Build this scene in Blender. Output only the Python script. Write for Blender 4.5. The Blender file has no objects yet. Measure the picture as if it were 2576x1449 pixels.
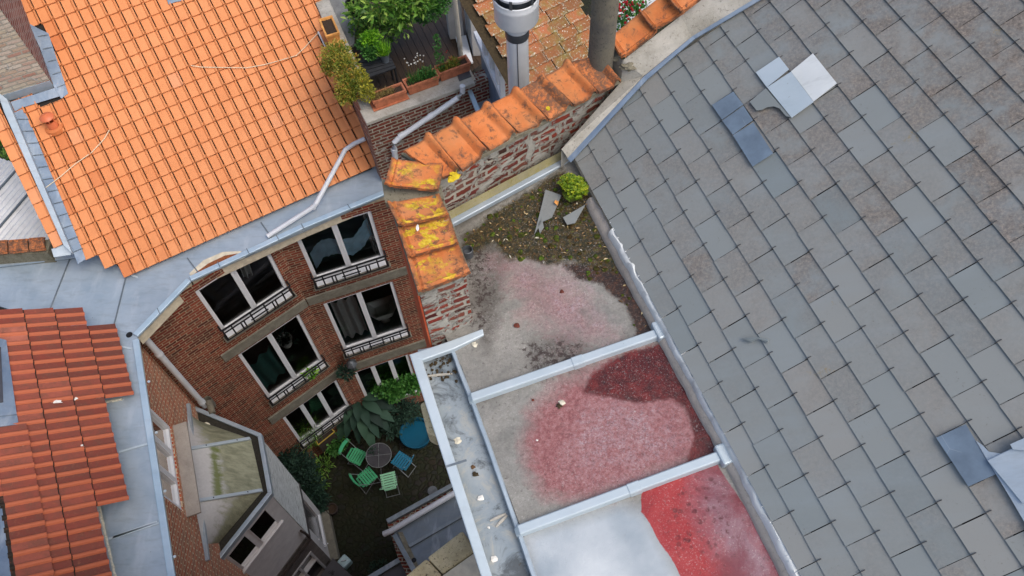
import bpy, bmesh, math, random
import numpy as np
from mathutils import Vector, Matrix, noise
random.seed(7)
# ---------------------------------------------------------------- camera, light
SC = bpy.context.scene
COL = SC.collection
CZ = 20.0                      # camera height (m)
G = 0.8                        # courtyard level
W0, H0, FOC = 2575.0, 1449.0, 2070.0
RR = np.array([[0.9995258476247836, -0.01592129344678834, -0.026355119899921522],
               [0.0, -0.8559384181977946, 0.5170777738919526],
               [-0.030790906611497897, -0.5168326002372902, -0.8555325729637671]])
cam = bpy.data.objects.new('camera', bpy.data.cameras.new('camera'))
COL.objects.link(cam)
cam.data.sensor_width = 36; cam.data.lens = FOC/W0*36
cam.data.clip_start = 0.1; cam.data.clip_end = 400
M4 = Matrix.Identity(4)
for r in range(3):
    M4[r][0] = RR[r][0]; M4[r][1] = -RR[r][1]; M4[r][2] = -RR[r][2]
M4[2][3] = CZ
cam.matrix_world = M4
SC.camera = cam
SUN_EL, SUN_AZ = math.radians(58), math.radians(122)   # azimuth of the sun, clockwise from +Y
world = bpy.data.worlds.new('World'); SC.world = world; world.use_nodes = True
wn = world.node_tree
sky = wn.nodes.new('ShaderNodeTexSky'); sky.sky_type = 'NISHITA'; sky.sun_disc = False
sky.sun_elevation = SUN_EL; sky.sun_rotation = SUN_AZ; sky.air_density = 1.0; sky.dust_density = 4.0; sky.ozone_density = 1.0
bg = wn.nodes['Background']; bg.inputs[1].default_value = 0.15
wn.links.new(sky.outputs[0], bg.inputs[0])
sl = bpy.data.lights.new('sun', 'SUN'); sl.energy = 1.0; sl.angle = math.radians(50); sl.color = (1.0, 0.95, 0.88)
so = bpy.data.objects.new('sun', sl); COL.objects.link(so)
sd = Vector((math.sin(SUN_AZ)*math.cos(SUN_EL), math.cos(SUN_AZ)*math.cos(SUN_EL), math.sin(SUN_EL)))
so.rotation_euler = sd.to_track_quat('Z', 'Y').to_euler(); so.location = (0, 0, 40)
SC.view_settings.view_transform = 'Standard'; SC.view_settings.look = 'None'
SC.view_settings.exposure = 0.42; SC.view_settings.gamma = 1.0
SC.render.engine = 'CYCLES'
SC.cycles.max_bounces = 6; SC.cycles.diffuse_bounces = 3; SC.cycles.glossy_bounces = 3
SC.cycles.transparent_max_bounces = 6

# ---------------------------------------------------------------- surveying: photo point -> place on a known level or plane
def ray(u, v): return RR @ np.array([u-W0/2, v-H0/2, FOC])
def P(u, v, z):
    d = ray(u, v); k = (z-CZ)/d[2]
    return Vector((d[0]*k, d[1]*k, z))
def onpl(u, v, p0, n):
    d = Vector(ray(u, v)); o = Vector((0, 0, CZ))
    return o + d*((Vector(p0)-o).dot(n)/d.dot(n))
def Q(p):
    d = RR.T @ (np.array(p)-np.array([0, 0, CZ])); return (W0/2+FOC*d[0]/d[2], H0/2+FOC*d[1]/d[2])
def V3(x, y, z=0): return Vector((x, y, z))
def inpoly(x, y, poly):
    c = False; j = len(poly)-1
    for i in range(len(poly)):
        xi, yi = poly[i]; xj, yj = poly[j]
        if (yi > y) != (yj > y) and x < (xj-xi)*(y-yi)/(yj-yi)+xi: c = not c
        j = i
    return c
def pdist(x, y, poly):
    best = 1e9
    for i in range(len(poly)):
        x1, y1 = poly[i-1]; x2, y2 = poly[i]
        dx, dy = x2-x1, y2-y1; L = dx*dx+dy*dy
        t = max(0, min(1, ((x-x1)*dx+(y-y1)*dy)/L)) if L else 0
        best = min(best, math.hypot(x-x1-t*dx, y-y1-t*dy))
    return best
def soft(x, y, poly, w):       # 1 deep inside a stain, 0 well outside
    d = pdist(x, y, poly); d = d if inpoly(x, y, poly) else -d
    return max(0.0, min(1.0, 0.5+d/(2*w)))
def rgb(r, g, b, k=1.0):
    f = lambda c: ((c/255)/12.92 if c/255 <= 0.04045 else ((c/255+0.055)/1.055)**2.4)*k
    return (f(r), f(g), f(b), 1.0)

# ---------------------------------------------------------------- materials
class Mat:
    def __init__(s, name, rough=0.8, metal=0.0, spec=0.4):
        s.m = bpy.data.materials.new(name); s.m.use_nodes = True
        s.nt = s.m.node_tree; s.b = s.nt.nodes['Principled BSDF']
        s.b.inputs['Roughness'].default_value = rough; s.b.inputs['Metallic'].default_value = metal
        s.b.inputs['Specular IOR Level'].default_value = spec
        s._o = None; s._u = None
    def n(s, t, **k):
        nd = s.nt.nodes.new(t)
        for a, b in k.items(): setattr(nd, a, b)
        return nd
    def put(s, sock, val):
        if val is None: return
        if hasattr(val, 'node'): s.nt.links.new(val, sock)
        else: sock.default_value = val
    @property
    def obj(s):
        if s._o is None: s._o = s.n('ShaderNodeTexCoord').outputs['Object']
        return s._o
    @property
    def uv(s):
        if s._u is None: s._u = s.n('ShaderNodeTexCoord').outputs['UV']
        return s._u
    def attr(s, name):
        return s.n('ShaderNodeAttribute', attribute_name=name).outputs['Fac']
    def scale(s, vec, sc, loc=(0, 0, 0), rot=(0, 0, 0)):
        m = s.n('ShaderNodeMapping'); s.put(m.inputs[0], vec)
        m.inputs['Scale'].default_value = sc; m.inputs['Location'].default_value = loc; m.inputs['Rotation'].default_value = rot
        return m.outputs[0]
    def noise(s, sc, det=4, ro=0.6, vec=None, dist=0.0, col=False):
        t = s.n('ShaderNodeTexNoise'); s.put(t.inputs['Vector'], vec if vec is not None else s.obj)
        t.inputs['Scale'].default_value = sc; t.inputs['Detail'].default_value = det; t.inputs['Roughness'].default_value = ro
        t.inputs['Distortion'].default_value = dist
        return t.outputs['Color' if col else 'Fac']
    def vor(s, sc, feat='F1', vec=None, out='Distance', rnd=1.0):
        t = s.n('ShaderNodeTexVoronoi', feature=feat); s.put(t.inputs['Vector'], vec if vec is not None else s.obj)
        t.inputs['Scale'].default_value = sc; t.inputs['Randomness'].default_value = rnd
        return t.outputs[out]
    def ramp(s, fac, stops, interp='LINEAR'):
        r = s.n('ShaderNodeValToRGB'); s.put(r.inputs[0], fac); r.color_ramp.interpolation = interp
        e = r.color_ramp.elements
        while len(e) < len(stops): e.new(0.5)
        for el, (p, c) in zip(e, stops):
            el.position = p; el.color = c if len(c) == 4 else (*c, 1)
        return r.outputs[0]
    def step(s, fac, a, b):
        r = s.n('ShaderNodeMapRange'); s.put(r.inputs[0], fac)
        r.inputs[1].default_value = a; r.inputs[2].default_value = b
        return r.outputs[0]
    def mix(s, fac, a, b, mode='MIX'):
        m = s.n('ShaderNodeMix', data_type='RGBA', blend_type=mode)
        s.put(m.inputs[0], fac); s.put(m.inputs[6], a); s.put(m.inputs[7], b)
        return m.outputs[2]
    def math(s, op, a, b=None, clamp=False):
        m = s.n('ShaderNodeMath', operation=op, use_clamp=clamp); s.put(m.inputs[0], a)
        if b is not None: s.put(m.inputs[1], b)
        return m.outputs[0]
    def bump(s, h, st=0.5, dist=0.01):
        b = s.n('ShaderNodeBump'); s.put(b.inputs['Height'], h)
        b.inputs['Strength'].default_value = st; b.inputs['Distance'].default_value = dist
        s.nt.links.new(b.outputs[0], s.b.inputs['Normal'])
    def col(s, c): s.put(s.b.inputs['Base Color'], c); return s
    def rough(s, c): s.put(s.b.inputs['Roughness'], c); return s

MT = {}
def plain(name, c, rough=0.7, metal=0.0, var=0.25, sc=8, bump=0.15, spec=0.4):
    m = Mat(name, rough, metal, spec)
    k = m.noise(sc, 6, 0.65)
    lo = tuple(x*(1-var) for x in c[:3])+(1,); hi = tuple(min(1, x*(1+var)) for x in c[:3])+(1,)
    m.col(m.ramp(k, [(0.3, lo), (0.7, hi)]))
    if bump: m.bump(m.noise(sc*6, 4), bump, 0.005)
    MT[name] = m.m
    return m.m

def brickmat(name, bricks, mortar, bw=0.215, bh=0.07, ms=0.011, dark=0.35, dirt=(60, 56, 50), pl=0.0, plc=(196, 192, 182), warp=0.006, ripple=0.0):
    m = Mat(name, 0.88, 0, 0.25)
    wob = m.noise(9, 3, 0.6, vec=m.uv, col=True)
    sub = m.n('ShaderNodeVectorMath', operation='SUBTRACT'); m.put(sub.inputs[0], wob); sub.inputs[1].default_value = (0.5, 0.5, 0.5)
    mul = m.n('ShaderNodeVectorMath', operation='SCALE'); m.put(mul.inputs[0], sub.outputs[0]); mul.inputs['Scale'].default_value = warp*4
    add = m.n('ShaderNodeVectorMath', operation='ADD'); m.put(add.inputs[0], m.uv); m.put(add.inputs[1], mul.outputs[0])
    vec = add.outputs[0]
    b = m.n('ShaderNodeTexBrick'); m.put(b.inputs['Vector'], vec)
    b.inputs['Scale'].default_value = 1; b.inputs['Brick Width'].default_value = bw; b.inputs['Row Height'].default_value = bh
    b.inputs['Mortar Size'].default_value = ms; b.inputs['Mortar Smooth'].default_value = 0.3; b.inputs['Bias'].default_value = 0
    b.inputs['Color1'].default_value = (0, 0, 0, 1); b.inputs['Color2'].default_value = (1, 1, 1, 1); b.inputs['Mortar'].default_value = (0.5, 0.5, 0.5, 1)
    cell = b.outputs['Color']; mf = b.outputs['Fac']
    base = m.ramp(cell, [(i/(len(bricks)-1), rgb(*c)) for i, c in enumerate(bricks)])
    fine = m.noise(45, 5, 0.7, vec=vec)
    base = m.mix(0.5, base, m.ramp(fine, [(0.3, (0.35, 0.35, 0.35, 1)), (0.7, (1, 1, 1, 1))]), 'MULTIPLY')
    soot = m.step(m.noise(1.6, 6, 0.7, vec=m.uv), 0.45, 0.75)
    mort = m.mix(m.noise(30, 4, 0.7, vec=m.uv), rgb(*mortar, k=0.7), rgb(*mortar, k=1.15))
    c = m.mix(mf, base, mort)
    h = m.math('SUBTRACT', m.math('MULTIPLY', fine, 0.35), mf)
    if pl > 0:
        pm = m.step(m.noise(5.5, 8, 0.75, vec=m.uv, dist=0.6), 0.62-pl*0.25, 0.66-pl*0.25)
        c = m.mix(pm, c, m.mix(m.noise(22, 6, 0.75, vec=m.uv), rgb(*plc, k=0.55), rgb(*plc, k=1.1)))
        h = m.mix(pm, h, m.noise(40, 5, 0.7, vec=m.uv))
    c = m.mix(m.math('MULTIPLY', soot, dark), c, rgb(*dirt))
    m.col(c); m.bump(h, 0.8, 0.012)
    MT[name] = m.m
    return m.m

def mk_materials():
    # new orange tiles
    m = Mat('orange_tile', 0.62, 0, 0.35); r = m.attr('rnd')
    c = m.ramp(r, [(0, rgb(202, 120, 70)), (0.3, rgb(218, 141, 88)), (0.8, rgb(223, 149, 97)), (1, rgb(221, 154, 112))])
    c = m.mix(0.35, c, m.ramp(m.noise(7, 5), [(0.3, (0.72, 0.68, 0.62, 1)), (0.7, (1, 1, 1, 1))]), 'MULTIPLY')
    run = m.step(m.noise(2.2, 6, 0.7, vec=m.scale(m.obj, (2.6, .55, 1), rot=(0, 0, math.radians(-29)))), .54, .78)
    c = m.mix(m.math('MULTIPLY', run, .32), c, rgb(168, 96, 58))
    e = m.attr('edge'); g = m.math('MULTIPLY', e, m.step(m.noise(26, 4, 0.7), 0.40, 0.62))
    c = m.mix(m.math('MULTIPLY', g, 0.8), c, rgb(74, 58, 40)); m.col(c); m.bump(m.noise(60, 3), 0.12, 0.004); MT['orange_tile'] = m.m
    # old red tiles
    m = Mat('red_tile', 0.75, 0, 0.3); r = m.attr('rnd')
    c = m.ramp(r, [(0, rgb(108, 52, 42)), (0.4, rgb(126, 60, 48)), (0.75, rgb(148, 78, 62)), (1, rgb(174, 104, 84))])
    c = m.mix(m.math('SUBTRACT', 1.0, m.attr('pan')), c, rgb(186, 104, 72)); d = m.step(m.noise(3.2, 6, 0.7, dist=0.4), 0.36, 0.60); d2 = m.noise(24, 5, 0.75)
    dd = m.math('MULTIPLY', m.math('MULTIPLY', d, m.step(d2, 0.3, 0.65)), m.attr('pan'))
    c = m.mix(m.math('MULTIPLY', dd, 0.85), c, rgb(92, 66, 56))
    c = m.mix(m.math('MULTIPLY', m.step(d2, 0.55, 0.75), 0.35), c, rgb(196, 108, 72))
    c = m.mix(m.math('MULTIPLY', m.attr('edge'), m.step(m.noise(15, 5, 0.7), 0.22, 0.45)), c, rgb(44, 37, 29)); m.col(c)
    m.bump(m.noise(40, 4), 0.25, 0.006); MT['red_tile'] = m.m
    # slates
    m = Mat('slate', 0.50, 0, 0.45); r = m.attr('rnd'); r2 = m.attr('rnd2')
    c = m.ramp(r, [(0, rgb(122, 130, 130)), (0.5, rgb(132, 137, 135)), (1, rgb(140, 140, 135))])
    w = m.attr('lich')
    sp = m.noise(55, 8, 0.85); big = m.noise(5, 5, 0.65, dist=0.3)
    lm = m.math('MULTIPLY', w, m.step(big, 0.30, 0.56))
    c = m.mix(m.math('MULTIPLY', lm, 0.9), c, m.ramp(sp, [(0.36, rgb(72, 65, 59)), (0.5, rgb(116, 106, 96)), (0.64, rgb(160, 146, 130))]))
    spk = m.math('MULTIPLY', m.step(m.noise(48, 5, 0.75), 0.60, 0.68), m.step(m.noise(3.1, 4), 0.45, 0.6))
    c = m.mix(m.math('MULTIPLY', spk, 0.55), c, rgb(92, 84, 74))
    yl = m.math('MULTIPLY', m.step(m.noise(4.3, 6, 0.7), 0.66, 0.72), m.step(m.noise(50, 4, 0.7), 0.45, 0.6))
    c = m.mix(m.math('MULTIPLY', yl, 0.7), c, rgb(140, 118, 60))
    wash = m.step(m.noise(2.0, 6, 0.65, vec=m.scale(m.obj, (.6, 2.6, 1), rot=(0, 0, math.radians(-20)))), 0.48, 0.72)
    c = m.mix(m.math('MULTIPLY', wash, 0.22), c, rgb(140, 152, 158))
    c = m.mix(m.math('MULTIPLY', m.attr('edge'), 0.8), c, rgb(44, 42, 38))
    m.col(c); m.rough(m.ramp(m.noise(6, 4), [(0.3, (0.42,)*3), (0.7, (0.62,)*3)])); m.bump(sp, 0.15, 0.003); MT['slate'] = m.m
    m = Mat('new_slate', 0.35, 0, 0.5); c = m.ramp(m.noise(5, 5), [(0.3, rgb(92, 106, 120)), (0.7, rgb(120, 138, 154))])
    cr = m.math('MULTIPLY', m.step(m.vor(2.7, 'DISTANCE_TO_EDGE'), 0.004, 0.0), m.step(m.noise(3, 3), .5, .6))
    m.col(m.mix(m.math('MULTIPLY', cr, 0.5), c, rgb(170, 176, 180))); MT['new_slate'] = m.m
    # zinc
    def zinc(name, a, b, rough=0.42, stain=0.35, metal=0.35):
        m = Mat(name, rough, metal, 0.5)
        c = m.mix(m.step(m.noise(1.7, 6, 0.65, dist=0.5), 0.3, 0.7), rgb(*a), rgb(*b))
        st = m.noise(3, 6, 0.7, vec=m.scale(m.obj, (1, 4, 1), rot=(0, 0, math.radians(25))))
        c = m.mix(m.math('MULTIPLY', m.step(st, 0.5, 0.75), stain), c, rgb(120, 122, 120))
        c = m.mix(m.math('MULTIPLY', m.step(m.noise(1.2, 5, 0.6, vec=m.scale(m.obj, (4, 1, 1), rot=(0, 0, math.radians(25)))), 0.55, 0.75), 0.4), c, rgb(206, 212, 216))
        sp = m.math('MULTIPLY', m.step(m.noise(30, 5, 0.7), 0.66, 0.7), m.step(m.noise(2, 4), 0.52, 0.62))
        c = m.mix(sp, c, rgb(84, 76, 62)); m.col(c)
        m.rough(m.ramp(m.noise(4, 4), [(0.3, (rough-0.08,)*3), (0.7, (rough+0.14,)*3)])); m.bump(m.noise(2.5, 3), 0.25, 0.02)
        MT[name] = m.m
    zinc('zinc', (150, 166, 178), (176, 188, 196)); zinc('zinc_light', (176, 190, 196), (192, 204, 210), 0.45, 0.15, 0.2)
    zinc('zinc_rim', (160, 184, 200), (184, 204, 216), 0.4, 0.15, 0.3)
    zinc('zinc_dark', (96, 106, 114), (120, 130, 136), 0.45, 0.5); zinc('lead', (92, 112, 136), (140, 156, 172), 0.42, 0.3)
    zinc('zinc_grime', (96, 108, 116), (142, 150, 152), 0.42, 1.2)
    m = Mat('gutter_zinc', .45, .15, .5); n1 = m.noise(4.5, 9, .74, dist=.6); n2 = m.noise(22, 8, .8); n3 = m.noise(1.6, 5, .6)
    c = m.mix(m.step(n3, .35, .65), rgb(112, 128, 138), rgb(160, 168, 170)); c = m.mix(m.math('MULTIPLY', m.step(n1, .50, .60), .8), c, rgb(62, 66, 68)); c = m.mix(m.math('MULTIPLY', m.step(n1, .46, .36), .6), c, rgb(178, 174, 160))
    c = m.mix(m.math('MULTIPLY', m.step(n2, .60, .66), .8), c, rgb(70, 62, 48)); m.col(c); m.bump(n1, .2, .01); MT['gutter_zinc'] = m.m
    zinc('pale_lead', (196, 200, 198), (216, 220, 218), 0.5, 0.5, 0.0)
    # coated flat roof
    m = Mat('coated_zinc', 0.5, 0, 0.45)
    fine = m.noise(70, 8, 0.85); md = m.noise(11, 10, 0.8, dist=0.35); lo = m.noise(2.6, 8, 0.7, dist=0.7); gr = m.noise(32, 9, 0.86)
    cl = m.noise(1.8, 4, 0.55)
    c = m.mix(m.step(lo, 0.3, 0.7), rgb(128, 127, 121), rgb(164, 161, 152))
    c = m.mix(0.55, c, m.ramp(gr, [(0.36, (0.42, 0.41, 0.39, 1)), (0.62, (1, 1, 1, 1))]), 'MULTIPLY')
    bl = m.mix(m.step(cl, 0.35, 0.68), rgb(146, 158, 166), rgb(196, 202, 204))
    bl = m.mix(m.math('MULTIPLY', m.step(lo, 0.55, 0.75), 0.5), bl, rgb(140, 142, 138))
    c = m.mix(m.attr('blue'), c, bl)
    def mask(a, w=0.25, k1=0.9, k2=0.7):
        s_ = m.math('ADD', m.attr(a), m.math('MULTIPLY', m.math('SUBTRACT', lo, 0.5), k1))
        s_ = m.math('ADD', s_, m.math('MULTIPLY', m.math('SUBTRACT', md, 0.5), k2))
        return m.step(s_, 0.5-w, 0.5+w)
    g1 = m.math('MULTIPLY', mask('grime', 0.3, 0.6, 1.8), m.step(gr, 0.36, 0.56))
    c = m.mix(m.math('MULTIPLY', g1, 0.85), c, m.ramp(gr, [(0.4, rgb(40, 36, 32)), (0.65, rgb(88, 80, 72))]))
    pk = mask('pink', 0.32, 1.0, 0.9)
    pc = m.ramp(gr, [(0.36, rgb(98, 44, 47)), (0.48, rgb(142, 74, 76)), (0.60, rgb(164, 110, 111)), (0.72, rgb(186, 156, 158))])
    c = m.mix(m.math('MULTIPLY', pk, 0.85), c, pc)
    ef = m.math('MULTIPLY', m.math('MULTIPLY', mask('white', 0.4, 1.2, 1.0), m.step(fine, 0.44, 0.56)), m.step(md, 0.38, 0.60))
    c = m.mix(m.math('MULTIPLY', ef, 0.62), c, m.mix(gr, rgb(140, 126, 138), rgb(206, 200, 204)))
    rd = m.ramp(lo, [(0.3, rgb(108, 20, 24)), (0.5, rgb(156, 34, 38)), (0.7, rgb(172, 54, 54))])
    mv = m.math('ADD', m.attr('mauve'), m.math('MULTIPLY', m.math('SUBTRACT', md, 0.5), 0.7))
    rd = m.mix(m.step(mv, 0.25, 0.85), rd, m.mix(m.step(lo, .4, .65), rgb(120, 62, 72), rgb(150, 118, 126)))
    c = m.mix(m.math('MULTIPLY', mask('red', 0.06, 0.25, 0.3), 0.97), c, rd)
    c = m.mix(mask('dkred', 0.16, 0.7, 1.1), c, m.ramp(md, [(0.32, rgb(40, 14, 13)), (0.5, rgb(84, 24, 22)), (0.68, rgb(122, 40, 36)), (0.8, rgb(160, 120, 120))]))
    c = m.mix(mask('brown', 0.16, 0.5, 1.2), c, m.ramp(gr, [(0.38, rgb(30, 22, 17)), (0.52, rgb(54, 37, 27)), (0.64, rgb(104, 66, 44)), (0.74, rgb(150, 120, 96))]))
    c = m.mix(mask('moss', 0.16, 0.7, 1.2), c, m.ramp(gr, [(0.34, rgb(18, 19, 11)), (0.48, rgb(40, 42, 17)), (0.56, rgb(84, 58, 26)), (0.61, rgb(72, 96, 30)), (0.76, rgb(150, 136, 100))]))
    nb = m.math('SUBTRACT', 1.0, m.attr('blue'))
    ws = m.math('MULTIPLY', m.math('MULTIPLY', m.step(m.noise(85, 5, .8), .56, .64), nb), m.step(lo, .35, .6)); c = m.mix(m.math('MULTIPLY', ws, .55), c, rgb(196, 190, 186))
    dk = m.math('MULTIPLY', m.math('MULTIPLY', m.step(m.noise(60, 6, .8), .575, .625), nb), m.step(md, .42, .58)); c = m.mix(m.math('MULTIPLY', dk, .7), c, rgb(58, 44, 40))
    sp = m.math('MULTIPLY', m.step(m.math('ADD', m.noise(30, 6, 0.75), m.math('MULTIPLY', m.attr('speck'), .12)), 0.60, 0.66), m.step(m.attr('speck'), .1, .6))
    c = m.mix(m.math('MULTIPLY', sp, .85), c, rgb(52, 38, 34))
    ds = m.vor(22, 'F1'); dots = m.math('MULTIPLY', m.math('MULTIPLY', m.step(ds, 0.42, 0.26), m.attr('dots')), m.step(md, .42, .55))
    c = m.mix(m.math('MULTIPLY', dots, 0.85), c, rgb(82, 24, 28)); m.col(c)
    m.rough(m.mix(m.attr('wet'), (0.58,)*3+(1,), (0.2,)*3+(1,))); m.bump(m.math('ADD', gr, m.math('MULTIPLY', md, 1.5)), 0.45, 0.008); MT['coated_zinc'] = m.m
    # bricks
    brickmat('facade_brick', [(84, 40, 34), (140, 58, 44), (156, 74, 54), (104, 58, 46), (166, 96, 72), (124, 50, 40)], (172, 152, 124), 0.20, 0.066, 0.0092, 0.5, warp=0.008)
    brickmat('wing_brick', [(176, 74, 46), (200, 92, 58), (210, 112, 74), (150, 74, 54), (196, 130, 100)], (222, 204, 172), 0.20, 0.066, 0.012, 0.2, warp=0.008)
    brickmat('party_brick', [(84, 32, 28), (146, 54, 42), (160, 72, 54), (62, 42, 38), (150, 84, 68), (116, 48, 44), (136, 96, 84)], (176, 170, 156), 0.185, 0.066, 0.015, 0.40, (82, 76, 60), 0.48, (190, 187, 176), 0.014)
    brickmat('terrace_brick', [(110, 44, 36), (136, 62, 50), (96, 52, 44), (150, 80, 64)], (172, 164, 146), 0.21, 0.070, 0.013, 0.45, (94, 92, 66), 0.25)
    brickmat('pale_brick', [(196, 184, 160), (206, 196, 176), (186, 160, 138), (214, 206, 190), (176, 122, 104)], (170, 166, 152), 0.22, 0.07, 0.012, 0.25, (120, 112, 98), 0.2, (196, 194, 186))
    brickmat('stack_side', [(110, 66, 62), (136, 86, 78), (150, 116, 108)], (150, 140, 134), 0.21, 0.07, 0.014, 0.4)
    m = Mat('orange_side', 0.85, 0, 0.25)
    c = m.ramp(m.noise(4, 7, 0.7, vec=m.scale(m.obj, (1, 1, 0.35))), [(0.3, rgb(150, 62, 40)), (0.5, rgb(196, 92, 56)), (0.66, rgb(206, 120, 84)), (0.78, rgb(206, 196, 180))])
    m.col(c); m.bump(m.noise(20, 6, 0.7), 0.6, 0.02); MT['orange_side'] = m.m
    # old cap tiles
    def cap(name, lich, dk):
        m = Mat(name, 0.78, 0, 0.3)
        a = m.noise(5, 6, 0.6); f = m.noise(46, 8, 0.82); g = m.noise(16, 8, 0.78, dist=.4)
        c = m.ramp(a, [(0.3, rgb(176, 98, 54)), (0.5, rgb(202, 120, 66)), (0.7, rgb(206, 132, 84))])
        c = m.mix(m.math('MULTIPLY', m.step(m.noise(4, 6, .7), .46, .62), .35), c, rgb(156, 118, 78))
        d = m.math('MULTIPLY', m.step(g, 0.56-dk*0.2, 0.63-dk*0.2), m.step(f, 0.36, 0.54))
        eg = m.math('MULTIPLY', m.step(m.attr('mid'), .35, .0), m.step(m.math('ADD', g, m.math('MULTIPLY', f, .5)), .62, .8))
        c = m.mix(m.math('MULTIPLY', m.math('MAXIMUM', d, eg), 0.88), c, m.ramp(f, [(0.38, rgb(46, 38, 33)), (0.62, rgb(98, 80, 68))]))
        if lich:
            n1 = m.noise(9, 6, 0.62, dist=.5); lm = m.math('MULTIPLY', m.step(n1, .480, .515), m.step(m.noise(3.4, 4, .5), .36, .46))
            hole = m.math('MULTIPLY', m.step(n1, .62, .66), m.step(f, .42, .52))
            ring = m.math('MULTIPLY', m.math('MULTIPLY', m.math('SUBTRACT', lm, hole, True), m.step(m.noise(38, 5, 0.7), 0.34, 0.48)), m.step(m.attr('mid'), .1, .5))
            c = m.mix(m.math('MULTIPLY', ring, lich), c, m.ramp(m.noise(44, 6, 0.75), [(0.34, rgb(168, 138, 26)), (0.5, rgb(206, 178, 36)), (0.66, rgb(224, 206, 84))]))
            pale = m.math('MULTIPLY', m.step(m.noise(13, 6, .7), .64, .68), .6); c = m.mix(pale, c, rgb(170, 164, 140))
        m.col(c); m.bump(f, 0.5, 0.008); MT[name] = m.m
    cap('cap_clay', 0, 0.15); cap('cap_clay_dark', 0, 0.75); cap('cap_lichen', 0.92, 0.25)
    # lichen spotted old roof
    m = Mat('lichen_tile', 0.85, 0, 0.25)
    c = m.ramp(m.attr('rnd'), [(0, rgb(128, 86, 56)), (0.5, rgb(154, 100, 62)), (1, rgb(180, 110, 74))])
    c = m.mix(m.step(m.noise(6, 5), 0.45, 0.7), c, rgb(140, 124, 70))
    ed = m.attr('edge')
    sp = m.math('ADD', m.noise(34, 6, 0.8), m.math('MULTIPLY', ed, 0.055))
    c = m.mix(m.step(sp, 0.56, 0.63), c, m.ramp(m.noise(50, 4), [(0.35, rgb(120, 122, 90)), (0.6, rgb(206, 202, 184))]))
    c = m.mix(m.step(m.vor(14, 'F1'), 0.13, 0.08), c, rgb(224, 220, 204)); m.col(c); m.bump(m.noise(40, 5), 0.5, 0.01); MT['lichen_tile'] = m.m
    # concretes
    def conc(name, a, b, sp=0.4, spc=(60, 56, 46), sc=5):
        m = Mat(name, 0.9, 0, 0.25)
        c = m.mix(m.step(m.noise(sc, 7, 0.7), 0.3, 0.7), rgb(*a), rgb(*b))
        c = m.mix(m.math('MULTIPLY', m.step(m.noise(45, 5, 0.8), 0.56, 0.64), sp), c, rgb(*spc))
        c = m.mix(m.math('MULTIPLY', m.step(m.noise(2.2, 6, 0.7), 0.5, 0.75), 0.5), c, rgb(*spc, k=1.6)); m.col(c); m.bump(m.noise(50, 6, 0.75), 0.5, 0.01); MT[name] = m.m
    conc('cement', (156, 152, 140), (190, 186, 176), 0.5); conc('band_concrete', (108, 104, 92), (140, 136, 122), 0.5)
    conc('lichen_stone', (176, 160, 120), (206, 192, 156), 1.0, (66, 58, 44)); conc('pipe_concrete', (92, 90, 86), (128, 122, 104), 0.8, (58, 56, 52))
    conc('grey_render', (110, 112, 112), (150, 152, 150), 0.5, (70, 72, 72), 2.5); conc('pale_render', (196, 196, 194), (216, 216, 214), 0.25, (130, 130, 126), 3)
    conc('mossy_mortar', (100, 96, 80), (146, 140, 122), 0.9, (62, 60, 42)); conc('yellow_mortar', (122, 116, 88), (152, 146, 118), 0.8, (112, 104, 44))
    conc('sill_stone', (150, 144, 136), (178, 170, 160), 0.3, (96, 90, 84))
    # cobbled yard
    m = Mat('cobbles', 0.85, 0, 0.3)
    v1 = m.scale(m.obj, (1, 1, 0)); cell = m.vor(7.5, 'F1', vec=v1, out='Color'); ed = m.vor(7.5, 'DISTANCE_TO_EDGE', vec=v1)
    c = m.mix(m.noise(30, 4), rgb(36, 35, 29), rgb(56, 54, 44))
    c = m.mix(0.35, c, cell, 'MULTIPLY')
    moss = m.math('ADD', m.step(m.noise(1.3, 6, 0.7), 0.40, 0.58), m.step(ed, 0.10, 0.03), clamp=True)
    c = m.mix(m.math('MULTIPLY', moss, 0.8), c, m.mix(m.noise(20, 5, 0.7), rgb(23, 26, 12), rgb(42, 45, 20))); m.col(c)
    m.bump(m.step(ed, 0.0, 0.18), 0.7, 0.03); MT['cobbles'] = m.m
    # timber, foliage
    m = Mat('deck_wood', 0.55, 0, 0.4); g = m.noise(6, 6, 0.7, vec=m.scale(m.uv, (1, 12, 1)))
    c = m.ramp(g, [(0.3, rgb(44, 34, 26)), (0.55, rgb(72, 56, 42)), (0.75, rgb(98, 78, 60))]); c = m.mix(0.4, c, m.ramp(m.attr('rnd'), [(0, (0.5,)*3+(1,)), (1, (1, 1, 1, 1))]), 'MULTIPLY'); m.col(c); MT['deck_wood'] = m.m
    m = Mat('clapboard', 0.75, 0, 0.3); f = m.noise(5, 6, 0.75, vec=m.scale(m.uv, (1.2, 8, 1)))
    m.col(m.ramp(f, [(0.36, rgb(96, 98, 92)), (0.46, rgb(188, 192, 188)), (0.7, rgb(222, 226, 224))])); MT['clapboard'] = m.m
    def leaf(name, stops, rough=0.5, tr=0.25):
        m = Mat(name, rough, 0, 0.4); c = m.ramp(m.attr('rnd'), [(p, rgb(*q)) for p, q in stops]); m.col(c)
        m.b.inputs['Subsurface Weight'].default_value = 0.0
        tb = m.n('ShaderNodeBsdfTranslucent'); m.put(tb.inputs[0], c); mx = m.n('ShaderNodeMixShader'); mx.inputs[0].default_value = tr
        m.nt.links.new(m.b.outputs[0], mx.inputs[1]); m.nt.links.new(tb.outputs[0], mx.inputs[2])
        m.nt.links.new(mx.outputs[0], m.nt.nodes['Material Output'].inputs[0]); MT[name] = m.m
    leaf('leaf_green', [(0, (40, 76, 26)), (0.4, (84, 132, 44)), (0.75, (128, 172, 66)), (1, (190, 214, 110))])
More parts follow.
